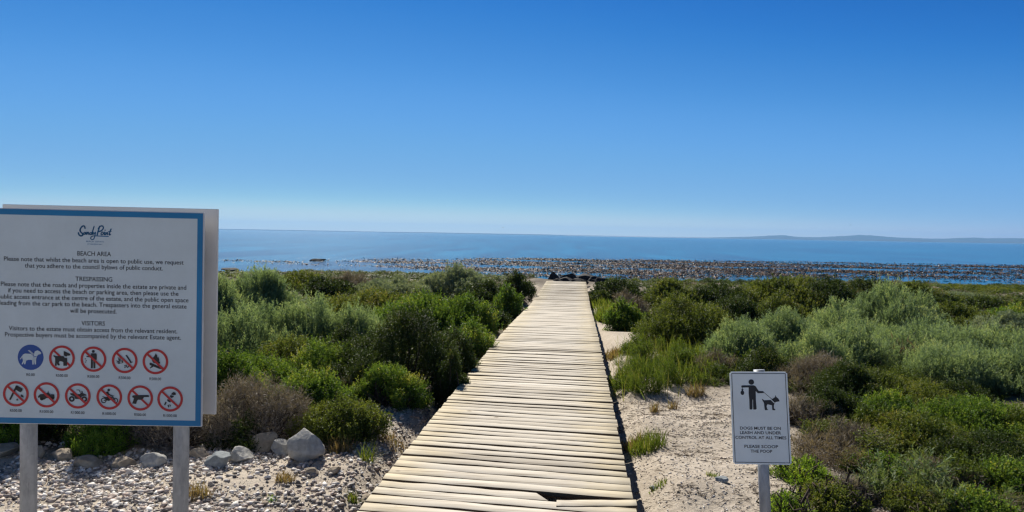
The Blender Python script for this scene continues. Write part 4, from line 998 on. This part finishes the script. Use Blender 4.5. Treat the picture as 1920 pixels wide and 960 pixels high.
for i, (px, dpt, wp, hp, mt, lb) in enumerate([
    (530, 5.12, 44, 36, M_ROCK, 'grey stone leaning against the left side of the boulder'),
    (492, 5.2, 54, 40, M_ROCKT, 'shaded brownish stone second left of the boulder'),
    (452, 4.92, 46, 30, M_ROCK, 'pale rounded stone third left of the boulder'),
    (408, 4.78, 50, 34, M_ROCKB, 'bluish grey stone fourth left of the boulder'),
    (372, 4.95, 34, 24, M_ROCKT, 'small stone just right of the right notice board post'),
    (287, 4.72, 50, 32, M_ROCK, 'pale pointed stone just left of the right notice board post'),
    (230, 4.72, 46, 26, M_ROCKT, 'tan stone in the row under the middle of the notice board'),
    (167, 4.75, 48, 26, M_ROCKT, 'squared tan stone in the row under the notice board'),
    (118, 4.85, 40, 26, M_ROCKT, 'shaded tan stone right of the left notice board post'),
    (70, 4.9, 36, 28, M_ROCKT, 'shaded stone touching the left notice board post'),
    (10, 4.9, 46, 26, M_ROCKT, 'shaded stone at the left end of the row'),
    (625, 4.78, 26, 15, M_ROCKT, 'small flat stone on the gravel right below the boulder'),
    (583, 4.72, 28, 14, M_ROCKT, 'small pale stone on the gravel below the boulder'),
    (688, 4.55, 30, 12, M_ROCKT, 'flat reddish brown stone on the gravel near the boardwalk'),
    (495, 4.2, 18, 9, M_ROCKT, 'small olive brown stone low on the gravel')]):
    rock('edging_stone' if i < 11 else 'loose_stone', px, 900, dpt, wp, hp, mt, lb, 40+i, group=G_ if i < 11 else 'loose stones on the gravel')
rock('loose_stone', 1352, 922, 4.72, 26, 11, M_ROCKB, 'flat bluish stone on the sand left of the dog sign post', 71)
rock('loose_stone', 1225, 915, 4.78, 16, 8, M_ROCKB, 'small grey stone on the sand beside the boardwalk', 72)
G2 = 'dark rocks on the shore'
for i, (px, dpt, wp, hp, top, lb) in enumerate([
    (1038, 31.0, 27, 22, 509, 'blocky black rock left of the boardwalk end'),
    (1068, 31.5, 42, 18, 512, 'jagged dark rock in the middle behind the boardwalk end'),
    (1098, 32.5, 46, 16, 513, 'long low dark rock right of the boardwalk end'),
    (1118, 31.0, 30, 12, 517, 'small dark rock at the right edge of the boardwalk end'),
    (1045, 28.2, 24, 7, 522, 'low black rock touching the left of the boardwalk end'),
    (1086, 28.0, 36, 7, 522, 'flat black rock ledge just behind the boardwalk end'),
    (1128, 28.6, 30, 10, 520, 'dark rock among shrubs right of the boardwalk end'),
    (1060, 29.0, 34, 9, 519, 'low pale streaked rock in front of the middle dark rock')]):
    p = at(px, top+hp, dpt); rock('shore_rock', px, top+hp, dpt, wp, hp*1.5, M_ROCKD, lb, 90+i, 'rock', G2, cuts=14, dr=0.7, loc=at(px, top, dpt).z - hp*1.5/FPX*dpt)
for i, (px, dpt, wp, hp, lb) in enumerate([
    (434, 70, 34, 7, 'black rock awash at the shore beside the notice board'),
    (596, 97, 30, 5, 'reddish brown rock in the sea left of the kelp bed'),
    (712, 66, 46, 7, 'dark rock at the water line behind the flat sage mound'),
    (635, 66, 40, 6, 'dark low rock at the water line behind the brownish bush')]):
    rock('sea_rock', px, 495, dpt, wp, hp, M_ROCKD, lb, 120+i, 'rock', 'rocks in the sea', cuts=12, loc=SEA_Z-0.02)

# ------------------------------------------------------------------ birds
def bird(px, py, depth, span, label, rz):
    p = at(px, py, depth); root = empty('seabird', p, (RAD(8), 0, rz)); tag(root, label, 'bird', 'seabirds in the sky')
    bm = bmesh.new(); bmesh.ops.create_uvsphere(bm, u_segments=10, v_segments=8, radius=1.0)
    for v in bm.verts:
        v.co = Vector((v.co.x*span*0.06*(1-0.3*v.co.y), v.co.y*span*0.24, v.co.z*span*0.055))
    h = bmesh.ops.create_uvsphere(bm, u_segments=8, v_segments=6, radius=span*0.045)['verts']
    bmesh.ops.translate(bm, vec=(0, span*0.26, span*0.02), verts=h); mesh_bm('body', bm, M_INK, root, True)
    for s in (-1, 1):
        bm = bmesh.new(); st = [(0.03, 0.07, 0.0, 0.02), (0.22, 0.08, 0.10, 0.014), (0.38, 0.03, 0.07, 0.009), (0.5, -0.06, 0.01, 0.003)]; pr = None
        for x, y, z, th in st:
            c = 0.13*(1-x*1.5)
            q = [bm.verts.new((s*x*span, (y+c/2)*span, (z+th)*span)), bm.verts.new((s*x*span, (y-c/2)*span, (z+th)*span)), bm.verts.new((s*x*span, (y-c/2)*span, (z-th)*span)), bm.verts.new((s*x*span, (y+c/2)*span, (z-th)*span))]
            if pr:
                for a in range(4): bm.faces.new((pr[a], pr[(a+1) % 4], q[(a+1) % 4], q[a]))
            pr = q
        bmesh.ops.recalc_face_normals(bm, faces=bm.faces); mesh_bm('wing', bm, M_INK, root)
bird(943, 427, 150, 0.6, 'tiny dark bird flying just above the sea horizon in the centre', 0.4)
bird(1595, 422, 170, 0.6, 'tiny dark bird flying above the far hills', 1.2)
bird(118, 333, 160, 0.5, 'tiny dark bird in the sky above the notice board', 0.9)

# ------------------------------------------------------------------ haze
k = N('sea_haze')
pv = k.n('ShaderNodeVolumePrincipled', {'Color': (0.30, 0.60, 1.0, 1), 'Density': 0.95e-4, 'Anisotropy': 0.2})
k.t.links.new(pv.outputs[0], k.out.inputs['Volume'])
bm = bmesh.new(); bm_box(bm, (0, 5190, 62), (22500, 10720, 138))
hz = mesh_bm('haze', bm, k.m); tag(hz, 'thin sea haze that fades the far coast', kind='stuff')
